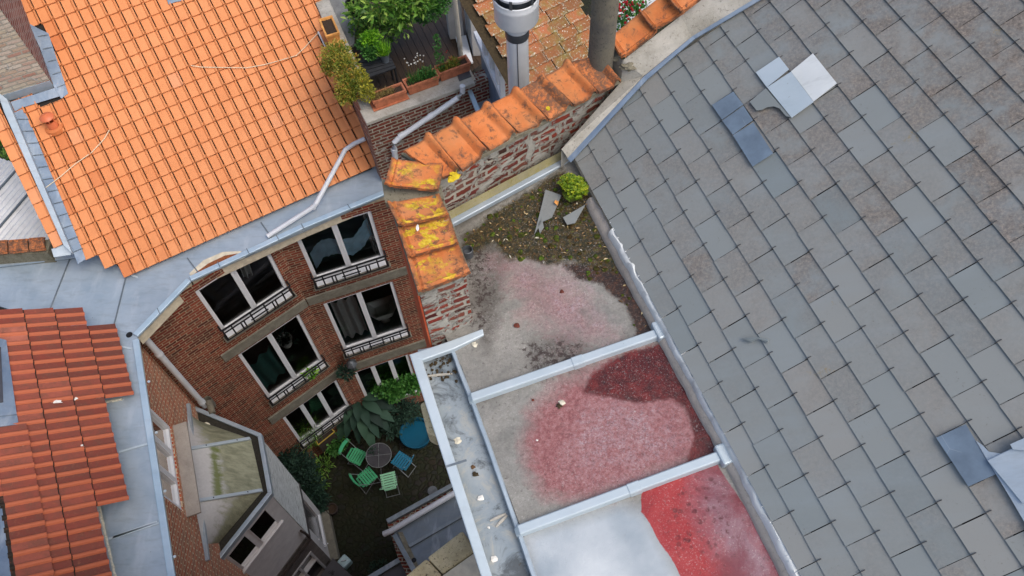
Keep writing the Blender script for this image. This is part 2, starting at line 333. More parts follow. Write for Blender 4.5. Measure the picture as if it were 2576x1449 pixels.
    leaf('leaf_bright', [(0, (70, 130, 24)), (0.5, (120, 184, 40)), (1, (170, 222, 70))])
    leaf('leaf_yellow', [(0, (96, 116, 40)), (0.4, (140, 140, 52)), (0.8, (176, 168, 56)), (1, (200, 190, 60))])
    leaf('leaf_olive', [(0, (84, 108, 38)), (0.4, (128, 142, 50)), (0.8, (176, 160, 66)), (1, (190, 136, 62))])
    leaf('leaf_dark', [(0, (22, 42, 34)), (0.5, (38, 66, 52)), (1, (54, 84, 64))], 0.75, 0.05)
    leaf('leaf_ivy', [(0, (34, 78, 32)), (0.5, (68, 124, 52)), (1, (104, 158, 76))])
    leaf('leaf_sedum', [(0, (60, 96, 16)), (0.5, (120, 150, 24)), (0.9, (176, 186, 40)), (1, (206, 196, 60))])
    leaf('leaf_dry', [(0, (120, 96, 60)), (0.5, (156, 132, 84)), (1, (140, 140, 72))], 0.8, 0.1)
    leaf('leaf_litter', [(0, (96, 70, 44)), (0.4, (160, 130, 90)), (0.8, (196, 176, 130)), (1, (206, 204, 190))], 0.8, 0.05)
    leaf('flower_white', [(0, (220, 216, 204)), (1, (238, 236, 226))]); leaf('flower_red', [(0, (140, 12, 20)), (1, (190, 30, 36))])
    mm = Mat('moss_clump', .95, 0, .2); mm.col(mm.mix(mm.step(mm.noise(5, 5, .7), .4, .6), mm.ramp(mm.noise(30, 6, .8), [(.35, rgb(28, 26, 14)), (.55, rgb(62, 48, 24)), (.7, rgb(120, 80, 38))]), mm.ramp(mm.noise(34, 6, .8), [(.35, rgb(24, 30, 11)), (.52, rgb(66, 88, 26)), (.70, rgb(124, 150, 48))]))); mm.bump(mm.noise(80, 4), .5, .005); MT['moss_clump'] = mm.m
    # simple ones
    plain('white_paint', rgb(222, 224, 226), 0.45, 0, 0.06, 6, 0.05); plain('grey_paint', rgb(206, 203, 200), 0.5, 0, 0.1, 6, 0.05)
    plain('cream_paint', rgb(206, 196, 172), 0.7, 0, 0.22, 9, 0.3); plain('black_iron', rgb(30, 31, 34), 0.5, 0.2, 0.2, 12, 0.1)
    plain('pvc_grey', rgb(206, 210, 214), 0.4, 0, 0.08, 5, 0.05); plain('pvc_cream', rgb(206, 198, 180), 0.5, 0, 0.12, 6, 0.05)
    plain('galvanised', rgb(216, 219, 220), 0.45, 0.05, 0.07, 6, 0.1); plain('dark_metal', rgb(90, 94, 98), 0.45, 0.4, 0.2, 8, 0.1)
    plain('clay_pot', rgb(182, 112, 80), 0.8, 0, 0.35, 12, 0.3); plain('clay_ochre', rgb(206, 146, 78), 0.8, 0, 0.25, 8, 0.3); plain('soil', rgb(62, 48, 36), 0.98, 0, 0.5, 50, 0.8)
    plain('dark_pot', rgb(60, 50, 44), 0.8, 0, 0.3, 8, 0.3); plain('steel_bucket', rgb(150, 164, 176), 0.35, 0.5, 0.15, 8, 0.1)
    plain('black_table', rgb(52, 54, 58), 0.55, 0, 0.25, 9, 0.2); plain('cable', rgb(222, 206, 176), 0.7, 0, 0.1, 6, 0)
    plain('chair_green', rgb(72, 170, 118), 0.5, 0, 0.14, 10, 0.1); plain('chair_pale', rgb(150, 210, 168), 0.5, 0, 0.12, 10, 0.1); plain('chair_blue', rgb(30, 116, 146), 0.5, 0, 0.15, 10, 0.1)
    plain('tub_blue', rgb(14, 82, 108), 0.35, 0, 0.1, 4, 0.03); plain('steel_leg', rgb(130, 134, 134), 0.5, 0.3, 0.15, 8, 0.1)
    plain('glass_top', rgb(66, 66, 70), 0.2, 0, 0.3, 6, 0.0, 0.6); plain('room_dark', rgb(132, 120, 108), 0.9, 0, 0.3, 2, 0); plain('room_green', rgb(70, 120, 110), 0.85, 0, 0.2, 3, 0)
    plain('duvet', rgb(176, 220, 240), 0.9, 0, 0.12, 5, 0.2); plain('sanitary', rgb(214, 216, 206), 0.25, 0, 0.05, 3, 0); plain('curtain', rgb(196, 200, 196), 0.9, 0, 0.1, 5, 0.1)
    plain('pink_cloth', rgb(170, 110, 104), 0.9, 0, 0.15, 4, 0.1); plain('yellow_trim', rgb(176, 150, 60), 0.6, 0, 0.2, 8, 0.1); plain('teal_trim', rgb(70, 124, 130), 0.6, 0, 0.3, 14, 0.1)
    plain('jerry_white', rgb(190, 214, 214), 0.45, 0, 0.08, 5, 0.03); plain('box_dark', rgb(74, 72, 74), 0.5, 0.1, 0.15, 6, 0.05); plain('mark_black', rgb(14, 14, 15), 0.6, 0, 0.1, 6, 0)
    plain('white_chip', rgb(226, 224, 216), 0.8, 0, 0.08, 20, 0.3); plain('corrugated_white', rgb(206, 208, 210), 0.55, 0.1, 0.12, 4, 0.1); plain('underlay', rgb(40, 38, 36), 0.95, 0, 0.2, 10, 0)
    plain('rust', rgb(128, 74, 44), 0.9, 0, 0.4, 20, 0.3); plain('terracotta_vent', rgb(206, 112, 72), 0.4, 0, 0.1, 6, 0.05); plain('wood_offcut', rgb(190, 140, 70), 0.8, 0, 0.3, 16, 0.3)
    plain('brown_door', rgb(70, 66, 66), 0.5, 0, 0.2, 6, 0.05); plain('ribbed_wall', rgb(120, 112, 106), 0.8, 0, 0.25, 6, 0.2); plain('bark', rgb(70, 56, 44), 0.9, 0, 0.3, 12, 0.4); plain('puddle', rgb(46, 40, 32), 0.12, 0, 0.3, 3, 0.0, 0.6)
    plain('red_skin', rgb(120, 40, 34), 0.9, 0, 0.4, 20, 0.4); plain('clump_brown', rgb(62, 52, 34), 0.95, 0, 0.5, 40, 0.7); plain('clump_red', rgb(104, 52, 40), 0.9, 0, 0.4, 30, 0.5); plain('clump_pale', rgb(206, 200, 180), 0.9, 0, 0.3, 30, 0.5)
    plain('dark_silt', rgb(52, 50, 44), .95, 0, .4, 30, .6); plain('hook_steel', rgb(84, 84, 84), 0.4, 0.5, 0.2, 10, 0)
    g = Mat('window_glass', 0.04, 0, 0.5); tr = g.n('ShaderNodeBsdfTransparent'); tr.inputs[0].default_value = (0.93, 0.95, 0.95, 1)
    gl = g.n('ShaderNodeBsdfGlossy'); gl.inputs['Roughness'].default_value = 0.03; fr = g.n('ShaderNodeFresnel'); fr.inputs[0].default_value = 1.45
    mx = g.n('ShaderNodeMixShader'); g.nt.links.new(fr.outputs[0], mx.inputs[0]); g.nt.links.new(tr.outputs[0], mx.inputs[1]); g.nt.links.new(gl.outputs[0], mx.inputs[2])
    g.nt.links.new(mx.outputs[0], g.nt.nodes['Material Output'].inputs[0]); MT['window_glass'] = g.m
    # bay roof zinc with algae
    m = Mat('algae_zinc', 0.55, 0.1, 0.4); al = m.attr('algae'); n1 = m.noise(4, 7, 0.75, vec=m.scale(m.obj, (1, 3, 1), rot=(0, 0, math.radians(-18))))
    c = m.mix(m.noise(20, 5), rgb(184, 182, 178), rgb(212, 210, 206))
    k = m.step(m.math('ADD', al, m.math('SUBTRACT', n1, 0.5)), 0.35, 0.65)
    c = m.mix(m.math('MULTIPLY', k, 0.85), c, m.ramp(n1, [(0.35, rgb(104, 108, 70)), (0.6, rgb(158, 158, 124))]))
    k2 = m.step(m.math('ADD', m.attr('band'), m.math('MULTIPLY', m.math('SUBTRACT', n1, 0.5), 1.6)), 0.40, 0.95)
    c = m.mix(m.math('MULTIPLY', k2, 0.85), c, rgb(100, 112, 30)); m.col(c); m.bump(n1, 0.2, 0.01); MT['algae_zinc'] = m.m
mk_materials()

# ---------------------------------------------------------------- mesh builder
LOC = {}
class MB:
    def __init__(s): s.v = []; s.f = []; s.at = {}; s.vt = {}; s.sm = []
    def add(s, vs, fs, smooth=False, **at):
        o = len(s.v); s.v += [Vector(p) for p in vs]
        for f in fs:
            s.f.append([i+o for i in f]); s.sm.append(smooth)
        for k, val in at.items():
            a = s.at.setdefault(k, {})
            for i in range(len(s.f)-len(fs), len(s.f)):
                a[i] = val[i-(len(s.f)-len(fs))] if isinstance(val, (list, tuple)) else val
        return o
    def vattr(s, o, **k):
        for n_, vals in k.items():
            d = s.vt.setdefault(n_, {})
            for i, x in enumerate(vals): d[o+i] = x
    def obox(s, o, a, b, c, **at):
        o, a, b, c = Vector(o), Vector(a), Vector(b), Vector(c)
        if a.cross(b).dot(c) < 0: a, b = b, a
        s.add([o, o+a, o+a+b, o+b, o+c, o+a+c, o+a+b+c, o+b+c], [(3, 2, 1, 0), (4, 5, 6, 7), (0, 1, 5, 4), (1, 2, 6, 5), (2, 3, 7, 6), (3, 0, 4, 7)], **at)
    def box(s, c, sx, sy, sz, rz=0.0, **at):   # centre of the base
        x = Vector((math.cos(rz), math.sin(rz), 0)); y = Vector((-x.y, x.x, 0)); c = Vector(c)
        s.obox(c-x*sx/2-y*sy/2, x*sx, y*sy, Vector((0, 0, sz)), **at)
    def prism(s, poly, d, **at):               # poly any winding, extruded by d (top = poly+d)
        poly = [Vector(p) for p in poly]; d = Vector(d); n = len(poly)
        nn = Vector((0, 0, 0))
        for i in range(n):
            a, b = poly[i], poly[(i+1) % n]; nn += a.cross(b)
        if nn.dot(d) < 0: poly = poly[::-1]
        s.add(poly+[p+d for p in poly], [tuple(range(n-1, -1, -1)), tuple(range(n, 2*n))]+[(i, (i+1) % n, n+(i+1) % n, n+i) for i in range(n)], **at)
    def tube(s, pts, r, n=8, caps=True, **at):
        pts = [Vector(p) for p in pts]; rings = []
        up = Vector((0, 0, 1))
        for i, p in enumerate(pts):
            if i == 0: t = pts[1]-p
            elif i == len(pts)-1: t = p-pts[-2]
            else: t = (pts[i+1]-p).normalized()+(p-pts[i-1]).normalized()
            t.normalize()
            ref = up if abs(t.z) < 0.9 else Vector((1, 0, 0))
            x = t.cross(ref).normalized(); y = t.cross(x)
            rr = r[i] if isinstance(r, (list, tuple)) else r
            rings.append([p+x*rr*math.cos(a*2*math.pi/n)+y*rr*math.sin(a*2*math.pi/n) for a in range(n)])
        vs = [q for ring in rings for q in ring]; fs = []
        for i in range(len(pts)-1):
            for a in range(n):
                b = (a+1) % n; fs.append((i*n+a, i*n+b, (i+1)*n+b, (i+1)*n+a))
        s.add(vs, fs, True, **at)
        if caps:
            s.add(rings[0], [tuple(range(n))], **at); s.add(rings[-1], [tuple(range(n-1, -1, -1))], **at)
    def lathe(s, c, prof, n=24, **at):         # profile (r, z)
        c = Vector(c); vs = []; fs = []
        for r, z in prof:
            for a in range(n): vs.append(c+Vector((r*math.cos(2*math.pi*a/n), r*math.sin(2*math.pi*a/n), z)))
        for i in range(len(prof)-1):
            for a in range(n):
                b = (a+1) % n; fs.append((i*n+a, i*n+b, (i+1)*n+b, (i+1)*n+a))
        s.add(vs, fs, True, **at)
    def blob(s, c, r, sub=2, rough=0.25, sq=(1, 1, 1), seed=0, **at):
        bm = bmesh.new(); bmesh.ops.create_icosphere(bm, subdivisions=sub, radius=1)
        vs = []
        for v in bm.verts:
            k = 1+rough*noise.noise(v.co*1.7+Vector((seed*3.1, seed, 0)))*2
            vs.append(Vector(c)+Vector((v.co.x*r*k*sq[0], v.co.y*r*k*sq[1], v.co.z*r*k*sq[2])))
        fs = [tuple(v.index for v in f.verts) for f in bm.faces]; bm.free()
        s.add(vs, fs, sub > 1, **at)
    def leaf(s, p, d, up, L, w, bend=0.25, seg=1, **at):
        d = d.normalized(); side = d.cross(up)
        if side.length < 1e-4: side = Vector((1, 0, 0))
        side.normalize(); nrm = side.cross(d)
        p = Vector(p); m_ = p+d*L*0.5+nrm*L*bend*0.5; e = p+d*L-nrm*L*bend*0.3
        s.add([p, m_-side*w/2, e, m_+side*w/2], [(0, 1, 2, 3)], False, **at)
    def cloud(s, c, rx, ry, rz, n, L, w, seed=0, lo=0.0, hole=0.0, **k):
        rnd = random.Random(seed); c = Vector(c); i = 0
        while i < n:
            q = Vector((rnd.gauss(0, 1), rnd.gauss(0, 1), rnd.gauss(0, 1))); q.normalize()
            rad = rnd.random()**0.4
            dens = noise.noise(Vector((q.x*2.1+seed, q.y*2.1, q.z*2.1)))
            rad *= 1+0.45*dens
            p = Vector((q.x*rx*rad, q.y*ry*rad, q.z*rz*rad))
            if p.z < -rz*(1-lo): continue
            d = Vector((q.x+rnd.gauss(0, .6), q.y+rnd.gauss(0, .6), 0.4+q.z+rnd.gauss(0, .6)))
            sc = rnd.uniform(0.6, 1.25)
            s.leaf(c+p, d, Vector((rnd.gauss(0, .5), rnd.gauss(0, .5), 1)), L*sc, w*sc, rnd.uniform(-.1, .4), rnd=max(0, min(1, 0.5+0.5*dens+rnd.gauss(0, .22))))
            i += 1
    def each(s, name, mat, parent, ang=0.0, bevel=0.0):   # one part per connected piece
        par = list(range(len(s.v)))
        def find(i):
            while par[i] != i: par[i] = par[par[i]]; i = par[i]
            return i
        for f in s.f:
            for i in f[1:]: par[find(i)] = find(f[0])
        groups = {}
        for k, f in enumerate(s.f): groups.setdefault(find(f[0]), []).append(k)
        for ks in groups.values():
            m = MB(); mp = {}
            for k in ks:
                for i in s.f[k]:
                    if i not in mp: mp[i] = len(m.v); m.v.append(s.v[i])
                m.f.append([mp[i] for i in s.f[k]]); m.sm.append(s.sm[k])
            m.build(name, mat, parent, ang, bevel=bevel)
    def build(s, name, mat, parent=None, ang=0.0, origin=None, bevel=0.0):
        me = bpy.data.meshes.new(name)
        base = LOC.get(parent.name, Vector((0, 0, 0))) if parent else (Vector(origin) if origin is not None else Vector((0, 0, 0)))
        me.from_pydata([tuple(v-base) for v in s.v], [], s.f)
        uvl = me.uv_layers.new(name='UVMap'); ca, sa = math.cos(ang), math.sin(ang)
        uvs = np.zeros(len(me.loops)*2)
        for p in me.polygons:
            n = p.normal
            if abs(n.z) > 0.75:
                for li in p.loop_indices:
                    q = s.v[me.loops[li].vertex_index]; uvs[2*li] = q.x*ca+q.y*sa; uvs[2*li+1] = -q.x*sa+q.y*ca
            else:
                t = Vector((-n.y, n.x, 0)).normalized()
                for li in p.loop_indices:
                    q = s.v[me.loops[li].vertex_index]; uvs[2*li] = q.dot(t); uvs[2*li+1] = q.z
        uvl.data.foreach_set('uv', uvs)
        me.polygons.foreach_set('use_smooth', s.sm)
        for k, d in s.at.items():
            a = me.attributes.new(k, 'FLOAT', 'FACE'); a.data.foreach_set('value', [float(d.get(i, 0)) for i in range(len(s.f))])
        for k, d in s.vt.items():
            a = me.attributes.new(k, 'FLOAT', 'POINT'); a.data.foreach_set('value', [float(d.get(i, 0)) for i in range(len(s.v))])
        if any(s.sm): me.set_sharp_from_angle(angle=math.radians(42))
        me.materials.append(MT[mat] if isinstance(mat, str) else mat)
        o = bpy.data.objects.new(name, me); COL.objects.link(o)
        if parent: o.parent = parent
        else: o.location = base
        LOC[o.name] = base
        if bevel:
            b = o.modifiers.new('bevel', 'BEVEL'); b.width = bevel; b.segments = 2; b.limit_method = 'ANGLE'
        return o
def thing(name, label, cat, loc, group=None):
    o = bpy.data.objects.new(name, None); COL.objects.link(o); o.location = loc; o.empty_display_size = 0.1
    LOC[o.name] = Vector(loc); o['label'] = label; o['category'] = cat
    if group: o['group'] = group
    return o
def tag(o, label, cat, group=None):
    o['label'] = label; o['category'] = cat
    if group: o['group'] = group
    return o
def cut(o, p, n):              # trim a mesh with a plane, keep the side n points away from
    base = LOC[o.name]; bm = bmesh.new(); bm.from_mesh(o.data)
    bmesh.ops.bisect_plane(bm, geom=bm.verts[:]+bm.edges[:]+bm.faces[:], plane_co=Vector(p)-base, plane_no=Vector(n), clear_outer=True)
    bm.to_mesh(o.data); bm.free()

class Wall:                    # a vertical plane through two plan points, n points at the open side
    def __init__(s, a, b, toward=(0, 0)):
        s.a = V3(a[0], a[1]); b = V3(b[0], b[1]); s.L = (b-s.a).length; s.t = (b-s.a).normalized()
        s.n = V3(s.t.y, -s.t.x)
        if s.n.dot(V3(*toward)-s.a) < 0: s.n = -s.n
        s.az = math.atan2(s.t.y, s.t.x)
    def p(s, x, z, o=0.0): return s.a+s.t*x+s.n*o+V3(0, 0, z)
    def sz(s, u, v, o=0.0):
        q = onpl(u, v, s.a+s.n*o, s.n); return (q-s.a).dot(s.t), q.z
    def box(s, mb, x0, x1, z0, z1, o0, o1, **at): mb.obox(s.p(x0, z0, o0), s.t*(x1-x0), s.n*(o1-o0), V3(0, 0, z1-z0), **at)
    def face(s, mb, x0, x1, z0, z1, ops=(), depth=0.12):
        xs = sorted({x0, x1, *[q for o in ops for q in o[:2]]}); zs = sorted({z0, z1, *[q for o in ops for q in o[2:4]]})
        flip = s.t.cross(V3(0, 0, 1)).dot(s.n) < 0
        def quad(a, b, c, d): mb.add([a, b, c, d], [(3, 2, 1, 0) if flip else (0, 1, 2, 3)])
        for i in range(len(xs)-1):
            for j in range(len(zs)-1):
                cx, cz = (xs[i]+xs[i+1])/2, (zs[j]+zs[j+1])/2
                if any(o[0] < cx < o[1] and o[2] < cz < o[3] for o in ops): continue
                quad(s.p(xs[i], zs[j]), s.p(xs[i+1], zs[j]), s.p(xs[i+1], zs[j+1]), s.p(xs[i], zs[j+1]))
        for a, b, c, d in ops:
            quad(s.p(a, c), s.p(a, c, -depth), s.p(a, d, -depth), s.p(a, d))
            quad(s.p(b, c, -depth), s.p(b, c), s.p(b, d), s.p(b, d, -depth))
            quad(s.p(a, d), s.p(a, d, -depth), s.p(b, d, -depth), s.p(b, d))
            quad(s.p(a, c, -depth), s.p(a, c), s.p(b, c), s.p(b, c, -depth))

# ================================================================ GROUND
mb = MB(); mb.add([V3(-60, -60, G), V3(60, -60, G), V3(60, 60, G), V3(-60, 60, G)], [(0, 1, 2, 3)])
gr = mb.build('ground', 'cobbles'); gr['kind'] = 'structure'

# ================================================================ BRICK HOUSE
ZL = 9.0                                          # level of the zinc ledge
K2 = (-4.27, 7.78)
F1 = Wall((-6.32, 6.06), K2); F2 = Wall(K2, (K2[0]+4*math.cos(math.radians(20.3)), K2[1]+4*math.sin(math.radians(20.3))))
house = thing('brick_house', 'red brick house with orange pantile roof and six white balconied windows over the courtyard', 'house', F1.p(1.2, G))
def win_px(w, bl, br, z0, z1): return (w.sz(*bl)[0], w.sz(*br)[0], z0, z1)
WN = [(F1, win_px(F1, (563, 838), (727, 728), 7.30, 8.80), 'room_dark', 2, True),
      (F2, win_px(F2, (797, 718), (967, 645), 7.22, 8.80), 'room_green', 2, True),
      (F1, win_px(F1, (682, 1012), (815, 912), 4.42, 6.55), 'room_dark', 2, True),
      (F2, win_px(F2, (868, 887), (1025, 834), 4.42, 6.50), 'room_green', 2, True),
      (F1, win_px(F1, (718, 1062), (850, 962), 1.9, 3.50), 'box_dark', 3, True),
      (F2, win_px(F2, (893, 945), (1030, 903), 1.6, 3.45), 'box_dark', 3, False)]
for w, L, nm in ((F1, F1.L, 'f'), (F2, F2.L, 'g')):
    mb = MB(); w.face(mb, 0, L, G, 8.97, [o[1] for o in WN if o[0] is w]); mb.build('wall', 'facade_brick', house)
def window(w, op, room, panes, rail, parent, frame_m='white_paint', panel=0.16, sill=True):
    s0, s1, z0, z1 = op; fw = 0.065; mw = 0.10
    mb = MB()
    w.box(mb, s0, s0+fw, z0, z1, -0.10, -0.02); w.box(mb, s1-fw, s1, z0, z1, -0.10, -0.02)
    w.box(mb, s0+fw, s1-fw, z1-fw, z1, -0.10, -0.025); w.box(mb, s0+fw, s1-fw, z0, z0+panel, -0.10, -0.025)
    pw = (s1-s0-2*fw-(panes-1)*mw)/panes
    for i in range(1, panes):
        x = s0+fw+i*pw+(i-1)*mw
        w.box(mb, x, x+mw*0.48, z0+panel, z1-fw, -0.10, -0.022); w.box(mb, x+mw*0.52, x+mw, z0+panel, z1-fw, -0.10, -0.026)
        w.box(mb, x+mw*0.47, x+mw*0.53, z0+panel, z1-fw, -0.10, -0.04)
    f = mb.build('window', frame_m, parent, bevel=0.006)
    for i in range(panes):
        x = s0+fw+i*(pw+mw); mb = MB()
        mb.add([w.p(x, z0+panel, -0.07), w.p(x+pw, z0+panel, -0.07), w.p(x+pw, z1-fw, -0.07), w.p(x, z1-fw, -0.07)], [(0, 1, 2, 3)]); mb.build('pane', 'window_glass', f)
    if room:
        mb = MB(); a = [w.p(s0, z0, -0.11), w.p(s1, z0, -0.11), w.p(s1, z1, -0.11), w.p(s0, z1, -0.11)]; b = [w.p(s0-0.4, z0-0.6, -1.8), w.p(s1+0.4, z0-0.6, -1.8), w.p(s1+0.4, z1+0.1, -1.8), w.p(s0-0.4, z1+0.1, -1.8)]
        mb.add(a+b, [(4, 5, 6, 7), (0, 1, 5, 4), (1, 2, 6, 5), (2, 3, 7, 6), (3, 0, 4, 7)]); mb.build('room', room, f)
    if sill: mb = MB(); w.box(mb, s0-0.06, s1+0.06, z0-0.07, z0-0.002, -0.12, 0.12); mb.build('sill', 'band_concrete', f, bevel=0.008); mb = MB(); w.box(mb, s0+.01, s1-.01, z0, z0+.012, -.02, .075); mb.build('sill_board', 'white_paint', f)
    if rail:
        mb = MB(); o = 0.13; W_ = s1-s0; r = 0.014
        for z in (0.36, 0.26, 0.02): mb.tube([w.p(s0-0.02, z0+z, o), w.p(s1+0.02, z0+z, o)], r if z != 0.36 else 0.021, 6)
        for x in (0.0, 0.12, 0.24, 0.285, 0.40, 0.60, 0.715, 0.76, 0.88, 1.0):
            zt = 0.36 if x in (0.0, 0.12, 0.40, 0.60, 0.88, 1.0) else 0.26
            mb.tube([w.p(s0+x*W_, z0+0.02, o), w.p(s0+x*W_, z0+zt, o)], r, 6)
        mb.tube([w.p(s0+0.37*W_, z0+0.14, o), w.p(s0+0.63*W_, z0+0.14, o)], r, 6)
        for x in (s0-0.02, s1+0.02):
            for z in (0.36, 0.02): mb.tube([w.p(x, z0+z, o), w.p(x, z0+z, -0.02)], r, 6)
        mb.build('railing', 'black_iron', f)
    return f
for w, op, room, n, rail in WN: window(w, op, room, n, rail, house)
for zb, h in ((6.62, 0.26), (3.58, 0.30)):
    mb = MB(); F1.box(mb, WN[2][1][0]-0.25, F1.L-0.012, zb, zb+h, -0.05, 0.035); F2.box(mb, 0.012, F2.L, zb, zb+h, -0.05, 0.035); mb.each('lintel_band', 'band_concrete', house, bevel=0.01)
# zinc ledge, rim, fascia
def poly(pts, z): return [P(u, v, z) for u, v in pts]
mb = MB(); mb.prism(poly([(345, 845), (480, 705), (965, 490), (975, 455), (935, 400), (190, 560), (180, 640), (316, 693), (282, 825)], ZL), V3(0, 0, -0.05)); mb.build('zinc_ledge', 'zinc', house, math.radians(25))
def rim(mb, mf, pts, z, wid, hgt, inward, fh=0.2, fo=0.05):
    for i in range(len(pts)-1):
        a, b = P(*pts[i], z+hgt), P(*pts[i+1], z+hgt); a.z = b.z = z
        t = (b-a).normalized(); n = V3(-t.y, t.x)*inward
        mb.obox(a, b-a, n*wid, V3(0, 0, hgt))
        if mf is not None: mf.obox(a+n*fo-V3(0, 0, fh+0.06), b-a, n*0.03, V3(0, 0, fh)); mf.obox(a+n*(fo+0.03)-V3(0, 0, fh+0.03), b-a, n*0.4, V3(0, 0, 0.02))
mb = MB(); mf = MB(); rim(mb, mf, [(345, 846), (480, 706), (763, 574), (967, 489)], ZL, 0.10, 0.05, 1)
mb.each('gutter_rim', 'zinc_rim', house, bevel=0.012); mf.each('fascia', 'cream_paint', house)
mb = MB()
for u0, v0 in ((400, 789), (552, 672), (625, 638), (700, 604), (763, 575), (880, 526)):
    a = P(u0, v0, ZL+0.05); mb.box(a+V3(-0.02, 0.05, 0.0), 0.012, 0.12, 0.006, math.radians(32))
mb.each('rim_joint', 'zinc_dark', house)
mb = MB()                                          # standing seams and folds of the ledge
for pts in ([(655, 560), (690, 610)], [(470, 650), (500, 690)], [(316, 695), (285, 820)], [(175, 650), (120, 790)]):
    a, b = [P(u, v, ZL+0.004) for u, v in pts]; t = (b-a).normalized(); mb.obox(a, b-a, V3(-t.y, t.x)*0.018, V3(0, 0, 0.012))
mb.each('ledge_seam', 'zinc_dark', house)
mb = MB(); mb.prism(poly([(476, 688), (512, 655), (560, 634), (606, 632), (616, 648), (580, 664), (516, 694), (486, 706)], ZL+0.004), V3(0, 0, 0.004)); mb.build('weathered_patch', 'cream_paint', house)
mb = MB(); mb.prism(poly([(490, 688), (524, 663), (566, 643), (598, 638), (602, 650), (560, 668), (508, 692)], ZL+0.010), V3(0, 0, 0.004)); mb.build('bare_board', 'rust', house)
# orange tile roof
ko = 0.787
OT = np.array([-6.7964145, 13.84121544, -11.90919320])*ko+np.array([0, 0, CZ]); OA = np.array([.21706401, .12392682, 0])*ko; OB = np.array([.13657618, -.24467263, -.15287603])*ko
OT, OA, OB = Vector(OT), Vector(OA), Vector(OB); ON = OA.cross(OB).normalized()
if ON.z < 0: ON = -ON
def roofpt(u, v, up=0.0): return onpl(u, v, OT+ON*up, ON)
PROF = [(0.0, .012), (.03, .008), (.08, .0), (.40, .002), (.68, .0), (.74, .016), (.80, .026), (.87, .027), (.900, .014), (.912, -.034), (1.0, -.034)]
def tile(mb, o, a, b, n, rnd, lift=0.028, over=1.05, prof=PROF, edge=True, panattr=False):
    rows = [(0.0, 0.0), (0.13 if panattr else 0.10, 0.003), (over, lift)]; vs = []
    for y, h in rows:
        for x, hh in prof: vs.append(o+a*x+b*y+n*(hh+h))
    m = len(prof)
    for x, hh in prof: vs.append(o+a*x+b*over+n*(hh+lift-0.022))
    fs = []; ed = []; pn = []
    for r in range(3):
        for i in range(m-1):
            fs.append((r*m+i, r*m+i+1, (r+1)*m+i+1, (r+1)*m+i)); ed.append(1.0 if r == 0 else 0.0); pn.append(0.15 if prof[i][1] > 0.015 else 1.0)
    at = dict(rnd=rnd, edge=ed if edge else 0.0)
    if panattr: at['pan'] = pn
    if a.cross(b).dot(n) < 0: fs = [f[::-1] for f in fs]
    mb.add(vs, fs, False, **at)
OPOLY = [(20, -90), (76, 56), (98, 74), (172, 232), (30, 268), (58, 306), (206, 655), (246, 640), (262, 672), (285, 662), (300, 692), (945, 432), (1010, 410), (840, -90)]
mb = MB(); rnd = random.Random(3)
for i in range(-20, 11):
    for j in range(-7, 13):
        c = OT+OA*(i+.5)+OB*(j+.5); u, v = Q(c)
        if inpoly(u, v, OPOLY): tile(mb, OT+OA*i+OB*j+ON*rnd.uniform(0, .004), OA, OB, ON, max(0, min(1, rnd.gauss(.52, .13)-(0.22 if i < -11 else 0)+(.25 if rnd.random() < .04 else 0))))
tr = mb.build('tile_roof', 'orange_tile', house)
cut(tr, (-2.60, 9.05, 9), (0.936, 0.352, 0))
mb = MB(); mb.add([roofpt(u, v, -0.01) for u, v in ((20, -80), (-30, 230), (190, 640), (236, 628), (306, 676), (935, 425), (800, -80))], [(6, 5, 4, 3, 2, 1, 0)]); o_ = mb.build('roof_underlay', 'underlay', house)
cut(o_, (-2.60, 9.05, 9), (0.936, 0.352, 0))
def rplate(name, mat, pts, up, th, parent, f=roofpt, seg=False):
    mb = MB(); mb.prism([f(u, v, up) for u, v in pts], ON*th); return mb.build(name, mat, parent, math.radians(-60), bevel=0.004)
rplate('lead_flashing', 'lead', [(70, 58), (104, 76), (122, 84), (172, 236), (154, 249), (137, 222), (100, 120)], 0.03, 0.012, house)
rplate('lead_flashing', 'lead', [(27, 257), (137, 222), (150, 243), (54, 272), (38, 281)], 0.032, 0.012, house)
rplate('lead_flashing', 'lead', [(36, 284), (58, 274), (75, 306), (205, 622), (216, 652), (196, 665), (186, 640)], 0.03, 0.012, house)
rplate('slipped_slate', 'lead', [(418, -6), (452, -8), (462, 2), (440, 6), (424, 12)], 0.035, 0.01, house)
mb = MB()
for k in range(12):
    a = roofpt(44+k*12.6, 300+k*30.5, 0.045); b = roofpt(74+k*12.2, 300+k*29.5, 0.05); mb.tube([a, (a+b)/2+ON*.012, b], 0.006, 5)
for k in range(5):
    a = roofpt(96+k*12, 92+k*32, 0.045); b = roofpt(120+k*11, 88+k*31, 0.05); mb.tube([a, (a+b)/2+ON*.012, b], 0.006, 5)
mb.each('lead_fold', 'zinc_dark', house)
mb = MB(); mb.prism([roofpt(u, v, 0.0) for u, v in ((2, 238), (27, 257), (42, 292), (190, 642), (168, 622), (20, 290))], ON*0.16); mb.build('zinc_upstand', 'zinc', house, bevel=0.006)
mb = MB()                                          # narrow strip of tiles beyond the upstand
a0 = roofpt(136, 623, 0.06); ax = roofpt(167, 609, 0.06)-a0
for j in range(14): tile(mb, a0-OB*(j+1)*1.0, ax, OB, ON, rnd.uniform(.4, .9))
mb.build('verge_tiles', 'orange_tile', house)
mb = MB(); mb.prism([roofpt(u, v, 0.0) for u, v in ((132, 628), (168, 612), (186, 630), (180, 642), (138, 648))], ON*0.05); mb.build('verge_foot', 'zinc', house)
